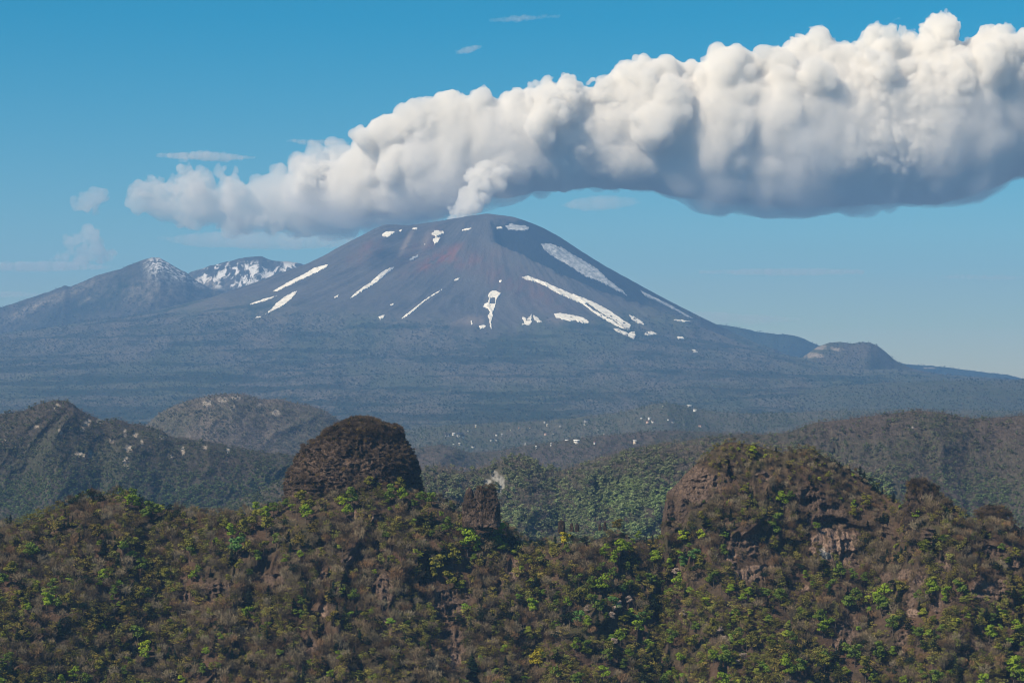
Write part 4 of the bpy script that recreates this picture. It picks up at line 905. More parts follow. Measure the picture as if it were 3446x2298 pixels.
# ------------------------------------------------------------------ near woods
hn = H['near']; KN = 1690/F
GREEN = {1: [(230,610,50,'G'),(80,740,45,'Y'),(25,805,35,'G'),(125,930,35,'Y'),(200,1020,30,'B'),(380,905,35,'G'),(335,950,50,'B'),(410,990,35,'G'),(480,950,40,'Y'),(165,980,40,'Y'),(730,775,38,'B'),(705,835,25,'B'),(820,890,35,'G'),(800,950,18,'B'),(875,580,32,'G'),(1010,700,40,'G'),(1095,460,20,'Y'),(1160,520,20,'Y'),(715,450,22,'Y'),(870,195,25,'G'),(935,250,40,'B'),(955,200,30,'G'),(980,265,30,'B'),(640,145,18,'B'),(885,285,22,'Y'),(1080,300,50,'G'),(1130,320,28,'B'),(1030,350,30,'G'),(1315,360,28,'Y'),(1430,485,25,'Y'),(1355,570,42,'Y'),(1360,620,35,'G'),(1175,775,38,'Y'),(1370,790,30,'B'),(1420,745,30,'G'),(1310,675,25,'Y'),(1055,910,28,'B'),(1000,920,35,'Y'),(985,1200,50,'G'),(1070,1225,40,'Y'),(1035,1290,42,'L'),(1030,1345,35,'B'),(60,1370,38,'G'),(360,1345,28,'Y'),(700,1435,40,'Y'),(885,1465,30,'G'),(525,1480,35,'B'),(445,1535,32,'B'),(620,1530,40,'G'),(235,1520,38,'Y'),(1450,1450,38,'G'),(1475,1335,28,'B'),(1300,1535,25,'L'),(1340,1200,35,'Y'),(1135,1330,25,'Y'),(910,1300,25,'Y'),(200,1215,20,'Y'),(300,1190,22,'Y'),(220,375,22,'Y'),(540,615,35,'O'),(695,480,50,'O'),(380,840,30,'G'),(1200,1040,30,'Y'),(870,1040,30,'Y'),(240,1080,25,'Y'),(760,1525,18,'G'),(690,1140,40,'O'),(250,900,26,'Y'),(640,690,30,'O'),(860,740,22,'Y')],
 2: [(340,295,28,'B'),(400,330,40,'B'),(350,365,50,'Y'),(470,300,32,'G'),(555,275,28,'G'),(600,305,25,'B'),(700,335,45,'B'),(690,290,35,'Y'),(660,225,40,'Y'),(740,285,35,'Y'),(235,375,30,'Y'),(240,430,48,'Y'),(165,465,40,'B'),(240,515,35,'G'),(60,545,22,'B'),(205,580,60,'J'),(300,590,40,'Y'),(420,420,48,'Y'),(490,530,38,'G'),(400,580,40,'Y'),(350,640,40,'G'),(560,665,28,'B'),(660,640,25,'B'),(815,630,32,'Y'),(220,710,30,'Y'),(150,810,25,'Y'),(300,770,25,'G'),(640,460,25,'Y'),(760,440,42,'O'),(660,545,40,'O'),(960,265,35,'L'),(990,325,38,'B'),(1035,215,48,'G'),(1150,120,35,'Y'),(1225,120,20,'Y'),(1300,190,45,'G'),(1385,130,35,'Y'),(1390,210,40,'B'),(1275,250,20,'G'),(1360,295,18,'B'),(1300,320,15,'B'),(1470,270,25,'G'),(1190,770,20,'L'),(960,900,25,'B'),(1030,930,38,'G'),(865,950,25,'Y'),(660,965,28,'G'),(690,1020,25,'Y'),(680,1075,35,'G'),(285,1050,40,'B'),(90,1225,20,'B'),(935,1355,28,'B'),(875,1490,28,'B'),(1160,1055,22,'B'),(1310,670,25,'Y'),(1270,570,18,'Y'),(1440,500,18,'Y'),(75,1430,22,'G'),(20,1440,25,'Y'),(1370,440,28,'Y'),(1355,700,20,'Y'),(1120,1080,30,'Y'),(900,1080,40,'O'),(250,1120,34,'O'),(130,430,30,'Y')],
 3: [(30,230,35,'G'),(110,230,35,'G'),(180,350,18,'B'),(235,415,38,'G'),(195,455,28,'G'),(60,345,20,'Y'),(350,460,42,'G'),(370,520,60,'B'),(435,580,35,'B'),(365,340,30,'G'),(370,290,28,'Y'),(420,385,40,'B'),(475,380,30,'G'),(500,440,38,'Y'),(580,415,42,'B'),(590,500,40,'G'),(545,540,30,'G'),(610,570,35,'G'),(715,450,16,'B'),(260,620,50,'Y'),(150,700,55,'Y'),(310,680,28,'Y'),(405,665,25,'G'),(110,495,25,'G'),(230,800,45,'Y'),(795,670,35,'Y'),(1060,515,42,'S'),(1085,600,28,'G'),(970,620,28,'Y'),(1120,565,14,'G'),(1345,605,35,'B'),(1420,660,42,'B'),(1455,590,50,'B'),(1330,725,30,'G'),(1405,760,32,'G'),(1165,810,35,'G'),(1250,840,40,'G'),(1335,830,48,'B'),(1190,920,45,'Y'),(1260,960,40,'G'),(1010,930,28,'G'),(1410,980,42,'J'),(1475,890,30,'J'),(825,990,48,'B'),(1090,980,30,'B'),(1010,990,28,'G'),(1165,1080,40,'J'),(1230,1110,38,'B'),(985,1150,22,'G'),(875,1200,28,'Y'),(1140,1275,35,'B'),(1220,1285,35,'G'),(635,1310,25,'B'),(570,1475,25,'B'),(575,1560,25,'B'),(490,1505,18,'G'),(860,1370,50,'S'),(910,1360,22,'B'),(1010,1480,35,'G'),(1150,1530,45,'G'),(1360,1350,42,'G'),(1340,1470,38,'B'),(1380,1290,35,'Y'),(1460,1220,38,'B'),(1480,1420,30,'G'),(1440,390,35,'O'),(570,925,20,'Y'),(690,990,20,'Y'),(400,900,25,'Y'),(120,760,35,'Y'),(1310,1010,35,'G')],
 4: [(15,590,40,'B'),(100,500,22,'B'),(60,545,18,'B'),(210,660,42,'B'),(240,690,25,'Y'),(30,720,30,'G'),(400,640,28,'B'),(330,705,32,'B'),(415,685,38,'J'),(500,645,42,'J'),(550,680,38,'Y'),(425,500,35,'L'),(550,500,32,'L'),(705,600,38,'G'),(375,845,38,'B'),(270,850,30,'G'),(190,805,38,'G'),(100,810,22,'G'),(35,860,40,'G'),(640,800,42,'G'),(770,840,32,'Y'),(750,890,32,'B'),(885,900,30,'B'),(840,950,28,'B'),(525,920,16,'L'),(580,975,30,'L'),(1020,920,28,'G'),(1110,930,45,'G'),(1150,980,35,'Y'),(120,1090,45,'J'),(95,1145,38,'B'),(180,1080,25,'B'),(515,1145,32,'G'),(655,1140,38,'Y'),(820,1200,35,'G'),(870,1120,32,'Y'),(965,1150,20,'Y'),(345,1220,42,'G'),(330,1260,25,'B'),(640,1360,38,'B'),(720,1350,52,'G'),(405,1380,32,'B'),(190,1360,18,'Y'),(1140,1390,35,'B'),(1180,1440,48,'B'),(1260,1420,48,'G'),(290,1530,38,'G'),(370,1530,35,'B'),(720,1535,50,'B'),(1140,240,42,'B'),(1180,220,30,'G'),(1095,385,45,'G'),(1060,440,40,'G'),(970,365,22,'Y'),(870,175,28,'Y'),(1080,570,30,'Y'),(1075,530,20,'Y'),(545,355,28,'Y'),(1400,1080,45,'G'),(1435,1145,38,'B'),(1210,1225,30,'G'),(1430,1380,42,'G'),(1140,645,22,'Y'),(840,1270,25,'B'),(900,1240,28,'Y'),(500,1250,42,'Y'),(210,950,22,'Y'),(928,-105,26,'L'),(925,-60,18,'Y')],
 5: [(180,750,40,'G'),(265,780,32,'G'),(345,800,30,'G'),(115,850,35,'G'),(290,930,42,'G'),(225,980,45,'G'),(470,920,62,'B'),(470,990,50,'G'),(595,860,38,'Y'),(825,880,48,'B'),(725,925,28,'G'),(935,900,35,'B'),(1015,860,42,'G'),(1080,910,18,'B'),(920,950,25,'B'),(550,1120,48,'G'),(730,1200,38,'G'),(1250,1095,35,'G'),(1240,1180,45,'B'),(1430,1150,40,'B'),(1420,1240,35,'Y'),(50,1150,42,'B'),(280,1330,55,'G'),(220,1310,35,'G'),(450,1320,48,'G'),(355,1430,58,'Y'),(60,1390,45,'Y'),(860,1500,45,'G'),(630,1530,32,'B'),(1415,1420,70,'B'),(1460,1500,50,'G'),(715,345,28,'B'),(1115,515,25,'G'),(365,250,35,'Y'),(270,280,25,'B'),(265,330,30,'Y'),(1330,590,25,'G'),(1435,620,35,'Y'),(440,140,16,'Y'),(75,80,20,'Y'),(1000,1210,20,'Y'),(1060,1045,28,'Y'),(1480,930,28,'G'),(1200,1530,40,'B')]}
DARK = {1: [(75,365,22),(60,430,18),(660,330,18),(740,600,45),(1010,590,35),(1000,420,18),(730,640,30),(1085,380,30),(470,1130,50),(430,1170,50),(270,1270,30),(370,1360,30),(80,1450,40),(410,1460,40),(810,1395,28),(965,1330,35),(1080,1440,42),(1200,1290,35),(700,950,20),(1140,900,25),(600,1030,40),(120,1250,40),(1210,1340,25)],
 2: [(550,430,42),(420,440,40),(885,445,25),(800,540,28),(1435,300,30),(1090,585,28),(1215,610,28),(910,590,30),(70,640,32),(170,660,38),(290,960,50),(980,800,35),(1070,710,30),(780,780,20),(865,775,25),(1180,430,28),(1290,710,35),(575,930,18),(420,1220,32),(545,1280,35),(720,1260,30),(245,1330,25),(170,1370,35),(165,1490,25),(1410,1250,40),(1085,1230,35),(1100,1440,30),(1470,1250,30),(10,470,25),(1240,715,20),(1400,1390,28),(590,600,25)],
 3: [(510,535,38),(200,640,50),(170,500,30),(370,600,45),(810,690,28),(755,990,45),(1100,1110,60),(1060,1060,45),(745,1230,50),(740,1320,32),(400,1440,65),(1000,1230,40),(1325,880,25),(1080,780,35),(1470,640,35),(45,640,25),(120,1250,35),(1360,1140,40),(1190,550,20),(800,820,28),(100,1320,30),(1100,860,28),(460,1010,20),(620,1040,25),(435,1120,25),(60,830,18)],
 4: [(520,760,50),(310,790,28),(585,400,38),(610,490,30),(870,180,20),(740,380,25),(440,270,22),(340,400,20),(1110,165,28),(1050,600,38),(760,800,25),(1010,800,35),(1250,740,35),(1210,790,28),(380,990,25),(30,1110,32),(710,800,18),(1330,1090,30),(380,1030,28),(130,1290,30),(1160,1000,30),(700,500,20),(1180,860,25),(1470,900,28),(1320,1240,35),(440,920,30)],
 5: [(485,700,45),(315,40,22),(345,90,25),(380,120,25),(410,150,20),(440,190,22),(555,235,20),(480,380,22),(730,440,22),(770,420,18),(935,350,35),(965,260,22),(1040,300,16),(1085,350,18),(830,180,20),(770,165,20),(730,190,20),(900,230,20),(640,600,15),(700,620,18),(790,690,25),(1415,920,32),(510,640,28),(1140,1160,28),(830,960,28),(740,1010,20),(1010,1330,25),(1120,1330,28),(580,1320,25),(1430,470,18),(900,660,15)]}
BLOSSOM = {3: [(1220,1025,20),(1430,1010,36),(1400,1080,26),(1420,1265,24)], 4: [(365,765,26),(35,965,24),(430,1065,24),(850,1370,26),(810,1410,18),(680,1180,24),(720,1240,16)]}
for k_, L_ in BLOSSOM.items(): GREEN[k_] += [(x, y, r, 'P') for x, y, r in L_]
TINT = {'P': (0.42, 0.34, 0.29), 'B': (0.20, 0.29, 0.028), 'G': (0.125, 0.185, 0.035), 'Y': (0.185, 0.185, 0.035), 'J': (0.10, 0.20, 0.055), 'L': (0.33, 0.42, 0.030), 'S': (0.38, 0.33, 0.030), 'O': (0.16, 0.13, 0.032)}
SHADE = {'B': 'bright green', 'G': 'mid green', 'Y': 'olive green', 'J': 'cool jade green', 'L': 'lime yellow green', 'S': 'golden yellow', 'O': 'dull ochre green', 'D': 'dark evergreen', 'P': 'pale pinkish blossoming'}
COLS = [(110, 'at the left edge'), (230, 'on the left knoll'), (290, 'left of domed tower'), (360, 'under domed tower left side'), (430, 'under domed tower right side'), (500, 'below jagged pinnacle'), (580, 'right of jagged pinnacle'),
        (660, 'below saddle stubs'), (770, 'at cliff massif left half'), (870, 'at cliff massif right half'), (950, 'on right shoulder'), (2000, 'at right edge')]
def where(u, v):
    c = next(t for lim, t in COLS if u < lim)
    r = 'high up' if v < 535 else 'mid slope' if v < 590 else 'low slope' if v < 640 else 'very bottom'
    return r, c
ORD = ['leftmost', 'second from left', 'third from left', 'fourth from left', 'fifth from left', 'sixth from left', 'seventh from left', 'eighth from left', 'ninth from left', 'tenth from left', 'eleventh from left', 'twelfth from left']
def name_all(items, noun):                     # items: (object, u, v, shade)
    cells = {}
    for o, u, v, s in items: cells.setdefault((s, where(u, v)), []).append((u, v, o))
    for (s, (r, c)), L in cells.items():
        L.sort(key=lambda x: x[0]); n = len(L)
        for i, (u, v, o) in enumerate(L):
            pre = '' if n == 1 else (('left one, ' if i == 0 else 'right one, ') if n == 2 else ('rightmost, ' if i == n-1 else ORD[min(i, 11)]+', '))
            o['label'] = '%s%s %s, %s, %s' % (pre, SHADE[s], noun, r, c); o['category'] = 'tree'
def tree_parts(nm, sh, leafm, barkm):
    (V, Q), (TV, TQ) = sh
    a = mesh_np(nm+'_crown', V, Q, False); a.materials.append(leafm); b = mesh_np(nm+'_trunk', TV, TQ, False); b.materials.append(barkm); return a, b
M_BROAD = [tree_parts('leafy', s, LEAF_O, BARK) for s in S_BROAD]; M_PINE = [tree_parts('pine', s, LEAF_O, BARK) for s in S_PINE]; M_CON = [tree_parts('fir', s, LEAF_O, BARK) for s in S_CON]
M_BARE = [tree_parts('bare', s, TWIG_O, BARK) for s in S_BARE]
def place_tree(name, meshes, base, h, wf, tint, R, group):
    e = bpy.data.objects.new(name, None); COL.objects.link(e); e.location = base.tolist(); e.rotation_euler = (0, 0, R.uniform(0, 6.28)); e.scale = (h*wf, h*wf, h); e['group'] = group; e['category'] = 'tree'
    e.empty_display_size = 0.5
    for nm, me in zip(('crown', 'trunk'), meshes):
        c = bpy.data.objects.new(nm, me); COL.objects.link(c); c.parent = e; c.color = (*tint, 1)
    return e
R = np.random.default_rng(77); taken = []; items = []
for k, L in GREEN.items():
    for x, y, r, s in L:
        u, v = tp(k, x, y); rp = r*TS*1.30; hpx = rp/0.36; b, _ = surf(hn, np.array([u]), np.array([v+hpx*0.60])); b = b[0]; kk = b[1]/F
        tv = R.uniform(0.85, 1.15); tn = tuple(float(c*tv) for c in TINT[s])
        o = place_tree('spring_tree', M_BROAD[R.integers(5)], b, hpx*kk, 0.98, tn, R, 'fresh green spring trees on the near ridge'); items.append((o, u, v, s)); taken.append((u, v+hpx*0.6, rp))
name_all(items, 'leafy tree'); items = []
for k, L in DARK.items():
    for x, y, r in L:
        u, v = tp(k, x, y); rp = r*TS; slim = R.random() < 0.55
        hpx = (rp*2.5 if slim else rp*2.2)*(1.35 if r < 26 else 1.1); b, _ = surf(hn, np.array([u]), np.array([v+hpx*0.5])); b = b[0]; kk = b[1]/F
        o = place_tree('evergreen_tree', (M_CON if slim else M_PINE)[R.integers(3)], b, hpx*kk, 1.5 if slim else 1.5, tuple(float(c*R.uniform(.8, 1.3)) for c in (0.016, 0.028, 0.017)), R, 'dark evergreens on the near ridge'); items.append((o, u, v, 'D')); taken.append((u, v+hpx*0.5, rp))
name_all(items, 'tree')
TK = np.array(taken)

u, v, R = jitter(-380, 1430, 425, 745, 5.8, 4.5, 5)
P, dv = surf(hn, u, v); ok = (dv > -0.5); u, v, P, dv = u[ok], v[ok], P[ok], dv[ok]
# an even line of trees stands on the crest
uc = np.arange(-380, 1430, 3.4)+R.uniform(-1.5, 1.5, len(np.arange(-380, 1430, 3.4))); Pc, _ = surf(hn, uc, np.interp(uc, hn['us'], hn['cv'])+0.6)
u = np.concatenate([u, uc]); v = np.concatenate([v, np.interp(uc, hn['us'], hn['cv'])+0.6]); P = np.concatenate([P, Pc]); dv = np.concatenate([dv, np.zeros(len(uc))])
rk, tn_, st_ = rock_fields(u, v)
rk_up = np.maximum(rock_fields(u, v-6)[0], rock_fields(u, v-12)[0]*0.9)
keep = (R.random(len(u)) > rk*0.93) & (R.random(len(u)) > rk_up*0.75)
for i in range(0, len(TK)):                    # leave the traced trees free
    keep &= ~((np.abs(u-TK[i, 0]) < TK[i, 2]*0.75) & (v > TK[i, 1]-TK[i, 2]*0.6) & (v < TK[i, 1]+TK[i, 2]*2.2) & (R.random(len(u)) < 0.85))
soil = sstep(0.35, 0.6, fbm(u/26, v/40, 3, 55)); keep &= R.random(len(u)) > soil*0.5
u, v, P, dv, rk = u[keep], v[keep], P[keep], dv[keep], rk[keep]
n = len(u); a = fbm(u/45, v/30, 3, 66); b = fbm(u/30, v/24, 3, 67); r = R.random(n)
right_low = sstep(540, 610, v)*sstep(380, 620, u)
pg = 0.02+0.05*sstep(0.0, 0.4, a)+0.09*right_low*(0.4+1.2*sstep(-0.1, 0.3, b)); pol = 0.24+0.42*sstep(-0.1, 0.4, a)+0.24*right_low+0.15*sstep(300, 60, u); pdk = 0.05+0.22*sstep(0.1, 0.5, b)+0.04*sstep(600, 680, v)
idx = np.where(r < pg, 15+R.integers(0, 5, n), np.where(r < pg+pol, 6+R.integers(0, 3, n), np.where(r < pg+pol+pdk, 9+R.integers(0, 6, n), R.integers(0, 6, n))))
hm = R.uniform(6.5, 13.5, n)*np.where(idx < 6, 1.0, np.where(idx < 9, 0.85, np.where(idx < 15, 0.95, 0.7)))
crest_mass = (dv < 4); hm = np.where(rk > 0.3, hm*0.45, hm); mass = (u > 664) & (u < 905) & (dv < 60); hm = np.where(mass, hm*0.62, hm); hm = np.where(crest_mass, hm*0.62, np.where(dv < 12, hm*0.85, hm))
hue = R.random((n, 1)); val = R.uniform(0.35, 1.6, (n, 1))
bare = (np.array([0.130, 0.096, 0.058])*(1-hue)+np.array([0.160, 0.140, 0.096])*hue)*val
bare = np.where(R.random((n, 1)) < 0.14, np.array([0.15, 0.095, 0.052])*val, bare)
ol = (np.array([0.155, 0.125, 0.034])*(1-hue)+np.array([0.115, 0.130, 0.032])*hue)*val
dk_ = np.array([0.018, 0.028, 0.017])*val; gr = (np.array([0.13, 0.22, 0.028])*(1-hue)+np.array([0.19, 0.20, 0.03])*hue)*val
bare, ol, gr = bare*1.32, ol*1.42, gr*1.15
tint = np.where((idx < 6)[:, None], bare, np.where((idx < 9)[:, None], ol, np.where((idx < 15)[:, None], dk_, gr)))
edge = (u > 625) & (u < 664) & (dv < 10); hm = np.where(edge, hm*0.45, hm)
wf = np.where(idx < 6, 0.95, np.where(idx < 12, 1.05, 1.15))*R.uniform(0.85, 1.25, n)
rot = np.stack([R.normal(size=n)*0.06, R.normal(size=n)*0.06, R.uniform(0, 6.28, n)], -1)
P = P-[0, 0, 0.3]
# the largest bare trees are single trees
inview = (idx < 6) & (u > 4) & (u < 1020) & (v < 675); big = np.argsort(-(hm*F/P[:, 1])*inview)[:290]
for i in big:
    o = place_tree('bare_tree', M_BARE[int(idx[i])], P[i], float(hm[i]), float(wf[i]), tuple(float(c) for c in tint[i]), R, 'bare brown trees on the near ridge')
    tn3 = tint[i]; lum = float(tn3.sum()); hue3 = float(tn3[0]/tn3[2]); form = 'spreading' if wf[i] > 1.08 else 'slender' if wf[i] < 0.9 else 'rounded'
    tone3 = ('russet' if hue3 > 2.2 else 'greyish' if hue3 < 1.45 else 'brown'); shade3 = 'pale' if lum > 0.42 else 'dark' if lum < 0.24 else 'mid toned'
    o['label'] = '%s %s %s leafless tree, %s, %s' % ((form, shade3, tone3)+where(u[i], v[i]))
    BARE_ = globals().setdefault('BARE_', {}); BARE_.setdefault(o['label'], []).append((float(u[i]), o))
for L_ in BARE_.values():
    L_.sort(key=lambda x: x[0])
    if len(L_) > 1:
        for i, (_, o) in enumerate(L_): o['label'] = (('left one' if i == 0 else 'right one') if len(L_) == 2 else 'rightmost' if i == len(L_)-1 else ORD[min(i, 11)])+', '+o['label']
rest = np.ones(n, bool); rest[big] = False
wood('near_woods', 'mostly leafless brown spring woods covering the near ridge', P[rest], idx[rest], rot[rest], np.stack([hm*wf, hm*wf, hm], -1)[rest], tint[rest], G_NEAR)
# scrub on the towers
for tw, name_, dens, topw in ((TW[0], 'the domed tower', 4200, 0.18), (TW[1], 'the jagged pinnacle', 90, 0.1), (TW[4], 'the dark crag on the right shoulder', 420, 0.2), (TW[5], 'the low crag at the far right', 300, 0.2)):
    Pg = tw['P']; nz_, na_ = Pg.shape[:2]; R2 = np.random.default_rng(9)
    zi = np.concatenate([R2.integers(1, int(nz_*0.20), int(dens*0.35)), R2.integers(1, nz_-1, int(dens*0.65))]); ai = R2.integers(0, na_, len(zi)); Q_ = Pg[zi, ai]-[0, 0, 0.25]
    m = len(zi); ix = np.where(R2.random(m) < 0.72, R2.integers(0, 6, m), np.where(R2.random(m) < 0.6, 6+R2.integers(0, 3, m), 12+R2.integers(0, 3, m)))
    h_ = R2.uniform(1.6, 5.2, m)*(1.3 if tw in TW[4:6] else 1)*np.where(zi < nz_*0.16, 1.35, 0.85)
    tn2 = np.where((ix < 6)[:, None], np.array([0.11, 0.083, 0.060])*R2.uniform(0.35, 1.5, (m, 1)), np.where((ix < 9)[:, None], np.array([0.15, 0.105, 0.035])*R2.uniform(.5, 1.4, (m, 1)), np.array([0.018, 0.026, 0.015])))
    wood('tower_scrub', 'low brown scrub growing on '+name_, Q_, ix, np.stack([R2.normal(size=m)*.15, R2.normal(size=m)*.15, R2.uniform(0, 6.28, m)], -1), np.stack([h_*(0.85 if tw in TW[4:6] else 1.3)]*2+[h_], -1), tn2, G_NEAR)

# ------------------------------------------------------------------ woods on the farther hills
def far_wood(key, label, u0, u1, su, sv, hgt, seed, palette, vmax, pleaf=0.4, pcon=0.05, thin=0.0, greenfn=None):
    h = H[key]; vmin = h['cv'].min()
    u, v, R = jitter(u0, u1, vmin-1, vmax, su, sv, seed); P, dv = surf(h, u, v); ok = (dv > -0.3) & (v < vmax); u, v, P, dv = u[ok], v[ok], P[ok], dv[ok]
    rkk = h.get('rockfn'); n = len(u); keep = R.random(n) > thin
    if rkk is not None: keep &= R.random(n) > rkk(u, v)*0.95
    u, v, P, dv = u[keep], v[keep], P[keep], dv[keep]; n = len(u); r = R.random(n)
    a = fbm(u/30+seed, v/18, 3, seed); gfn = greenfn(u, v) if greenfn else np.zeros(n)
    pl = pleaf*(0.5+sstep(-0.3, 0.4, a)) + 0.5*gfn; pc = pcon*(0.3+2.5*sstep(0.15, 0.5, fbm(u/22, v/14, 3, seed+5)))
    idx = np.where(r < pc, 7+R.integers(0, 2, n), np.where(r < pc+pl, R.integers(0, 4, n), 4+R.integers(0, 3, n)))
    hm = R.uniform(0.7, 1.25, n)*hgt*np.where(idx >= 7, 1.1, 1.0); hm = np.where(dv < 1.5, hm*0.75, hm)
    bare, leaf_, grn = [np.array(c) for c in palette]; val = R.uniform(0.65, 1.3, (n, 1)); hue = R.random((n, 1))
    bt = bare*val*(1+np.array([0.15, 0, -0.12])*(hue-0.5)); g = np.clip(gfn[:, None]+0.25*(hue > 0.8), 0, 1)
    lt_ = (leaf_*(1-g)+grn*g)*val; tint = np.where((idx >= 7)[:, None], np.array([0.014, 0.026, 0.018])*val, np.where((idx < 4)[:, None], lt_, bt))
    rot = np.stack([R.normal(size=n)*.05, R.normal(size=n)*.05, R.uniform(0, 6.28, n)], -1); w = R.uniform(1.0, 1.45, n)*np.where(idx >= 7, 0.9, 1)
    return wood('distant_woods', label, P-[0, 0, hgt*0.08], idx, rot, np.stack([hm*w, hm*w, hm], -1), tint, G_FAR), n
bt_, lf_, gn_ = (0.21, 0.172, 0.148), (0.135, 0.145, 0.080), (0.17, 0.215, 0.095)
H['left_hill']['rockfn'] = spots([(57,407,4,4),(88,424,5,6),(100,421,4,3),(82,429,3,3),(125,432,2,5),(136,435,4,3),(160,437,5,2.5),(142,443,2,5),(78,454,8,2.5),(90,455,3,6),(126,462,4,8),(129,448,4,4),(183,450,2.5,5),(228,450,2,3),(36,426,3,2)])
H['mid_hill']['rockfn'] = spots([(490,483,8,10),(497,476,6,9),(503,484,3,12),(500,494,3,5)])
tot = 0
for args in (('mid_hill', 'green flushed woods on the valley hill between the massifs', 385, 890, 3.3, 2.5, 10.5, 1, ((0.27, 0.225, 0.19), (0.19, 0.21, 0.115), (0.25, 0.34, 0.13)), 560, 0.5, 0.12, 0, lambda u, v: sstep(0, 1, (v-462)/30)*sstep(530, 640, u)*0.7*(0.5+fbm(u/14, v/9, 3, 71))+0.3*sstep(480, 510, v)),
             ('right_hill', 'dark mixed woods on the ribbed hill at the right', 600, 1400, 2.8, 2.0, 8.5, 2, ((0.20, 0.162, 0.15), (0.135, 0.15, 0.085), (0.15, 0.23, 0.085)), 545, 0.22, 0.07, 0, lambda u, v: sstep(455, 505, v)*0.55),
             ('left_hill', 'dark bare woods on the cliffy hill at the left', -360, 420, 2.7, 1.9, 9, 3, ((0.165, 0.138, 0.128), (0.115, 0.125, 0.075), (0.13, 0.19, 0.07)), 535, 0.3, 0.06, 0, lambda u, v: sstep(450, 500, v)*0.7),
             ('low_spur', 'woods on the low spur left of the domed tower', 205, 425, 2.9, 2.0, 8.5, 4, (bt_, (0.07, 0.08, 0.04), gn_), 540, 0.4, 0.06, 0, lambda u, v: 0.4+0*u),
             ('dome_hill', 'brown leafless woods on the rounded hill', 80, 400, 2.4, 1.5, 11, 5, ((0.27, 0.225, 0.205), (0.17, 0.17, 0.12), (0.09, 0.11, 0.06)), 465, 0.25, 0.02, 0, None),
             ('band', 'pale leafless woods on the low brown hill band', 380, 880, 2.5, 1.6, 10, 6, ((0.21, 0.17, 0.15), (0.12, 0.13, 0.09), (0.09, 0.13, 0.06)), 475, 0.3, 0.03, 0, None),
             ('plateau', 'mixed woods round the houses on the plateau', 340, 1100, 2.5, 1.4, 14, 7, ((0.18, 0.155, 0.13), (0.115, 0.135, 0.08), (0.13, 0.19, 0.08)), 462, 0.5, 0.08, 0.1, None)):
    o_, n_ = far_wood(*args); tot += n_
# groves on the volcano's own skirts
_fr = yy <= VY+150; _PV = PV[_fr]; _YY = yy[_fr]; _ZZ = ZZ[_fr]
def mesh_hit(U_, V_):                          # where the sight line meets the cone's own mesh
    u_ = U_.ravel(); v_ = V_.ravel(); ci = np.interp(u_, uu, np.arange(len(uu))); c0 = np.clip(ci.astype(int), 0, len(uu)-2); fc = ci-c0; Yo = []; Zo = []
    for a in range(0, len(u_), 20000):
        s_ = slice(a, a+20000); pv_ = _PV[:, c0[s_]]*(1-fc[s_])+_PV[:, c0[s_]+1]*fc[s_]; zz_ = _ZZ[:, c0[s_]]*(1-fc[s_])+_ZZ[:, c0[s_]+1]*fc[s_]
        below = pv_ <= v_[None, s_]; k = np.argmax(below, 0); ok = below.any(0) & (k > 0); k = np.maximum(k, 1); j = np.arange(pv_.shape[1])
        t_ = (pv_[k-1, j]-v_[s_])/(pv_[k-1, j]-pv_[k, j]+1e-9); Y = _YY[k-1]+(_YY[k]-_YY[k-1])*t_; Z = zz_[k-1, j]+(zz_[k, j]-zz_[k-1, j])*t_
        Yo.append(np.where(ok, Y, np.nan)); Zo.append(np.where(ok, Z, 0))
    return np.concatenate(Yo).reshape(U_.shape), np.concatenate(Zo).reshape(U_.shape)
def grove(label, u, v, Y, Z, R, hpx, keepf=None):
    n = len(u); a = fbm(u/26-v/9, v/5.5+u/60, 4, 901); b = fbm(u/60-v/20, v/11+u/90, 3, 903); c = fbm(u/9, v/3, 3, 905); r = R.random(n)
    pc = 0.10+0.75*sstep(0.12, 0.34, a)+0.3*sstep(0.2, 0.5, c)+0.5*ell(u, v, 215, 376, 26, 4)+0.3*ell(u, v, 60, 372, 60, 16); pl = 0.25+0.35*sstep(-0.1, 0.4, b)+0.25*sstep(385, 410, v)
    ix = np.where(r < pc, R.integers(0, 4, n)*(R.random(n) < 0.5)+np.where(R.random(n) < .5, 7, 0), np.where(R.random(n) < pl, R.integers(0, 4, n), 4+R.integers(0, 3, n))); ix = np.clip(ix, 0, 8)
    val = R.uniform(0.65, 1.3, (n, 1))*(1+0.6*np.clip(c, -1, 1))[:, None]
    tn = np.where((r < pc)[:, None], np.array([0.034, 0.052, 0.042])*val, np.where((R.random(n) < pl)[:, None], np.array([0.095, 0.108, 0.078])*val, np.array([0.128, 0.122, 0.108])*val))
    hm = hpx*Y/F*R.uniform(0.45, 1.35, n); w = R.uniform(1.2, 1.9, n)
    return wood('distant_woods', label, np.stack([(u-512)/F*Y, Y, Z-hm*0.12], -1), ix, np.stack([R.normal(size=n)*.05]*2+[R.uniform(0, 6.28, n)], -1), np.stack([hm*w, hm*w, hm], -1), tn, G_FAR)
u, v, R = jitter(-140, 1150, 314, 432, 2.7, 1.25, 15); Y, Z = mesh_hit(u, v); tl_ = np.where(u < 450, 318-(450-u)*0.10, np.where(u > 700, 325+(u-700)*0.12, 318+12*np.sin(u/60)))+8
pk = sstep(-10, 26, v-tl_+10*fbm(u/14, v/8, 3, 88)); ok = ~np.isnan(Y) & (R.random(len(u)) < pk); u, v, Y, Z = u[ok], v[ok], Y[ok], Z[ok]
grove('blue hazed larch and fir woods covering the volcano skirts', u, v, Y, Z, R, 2.5)
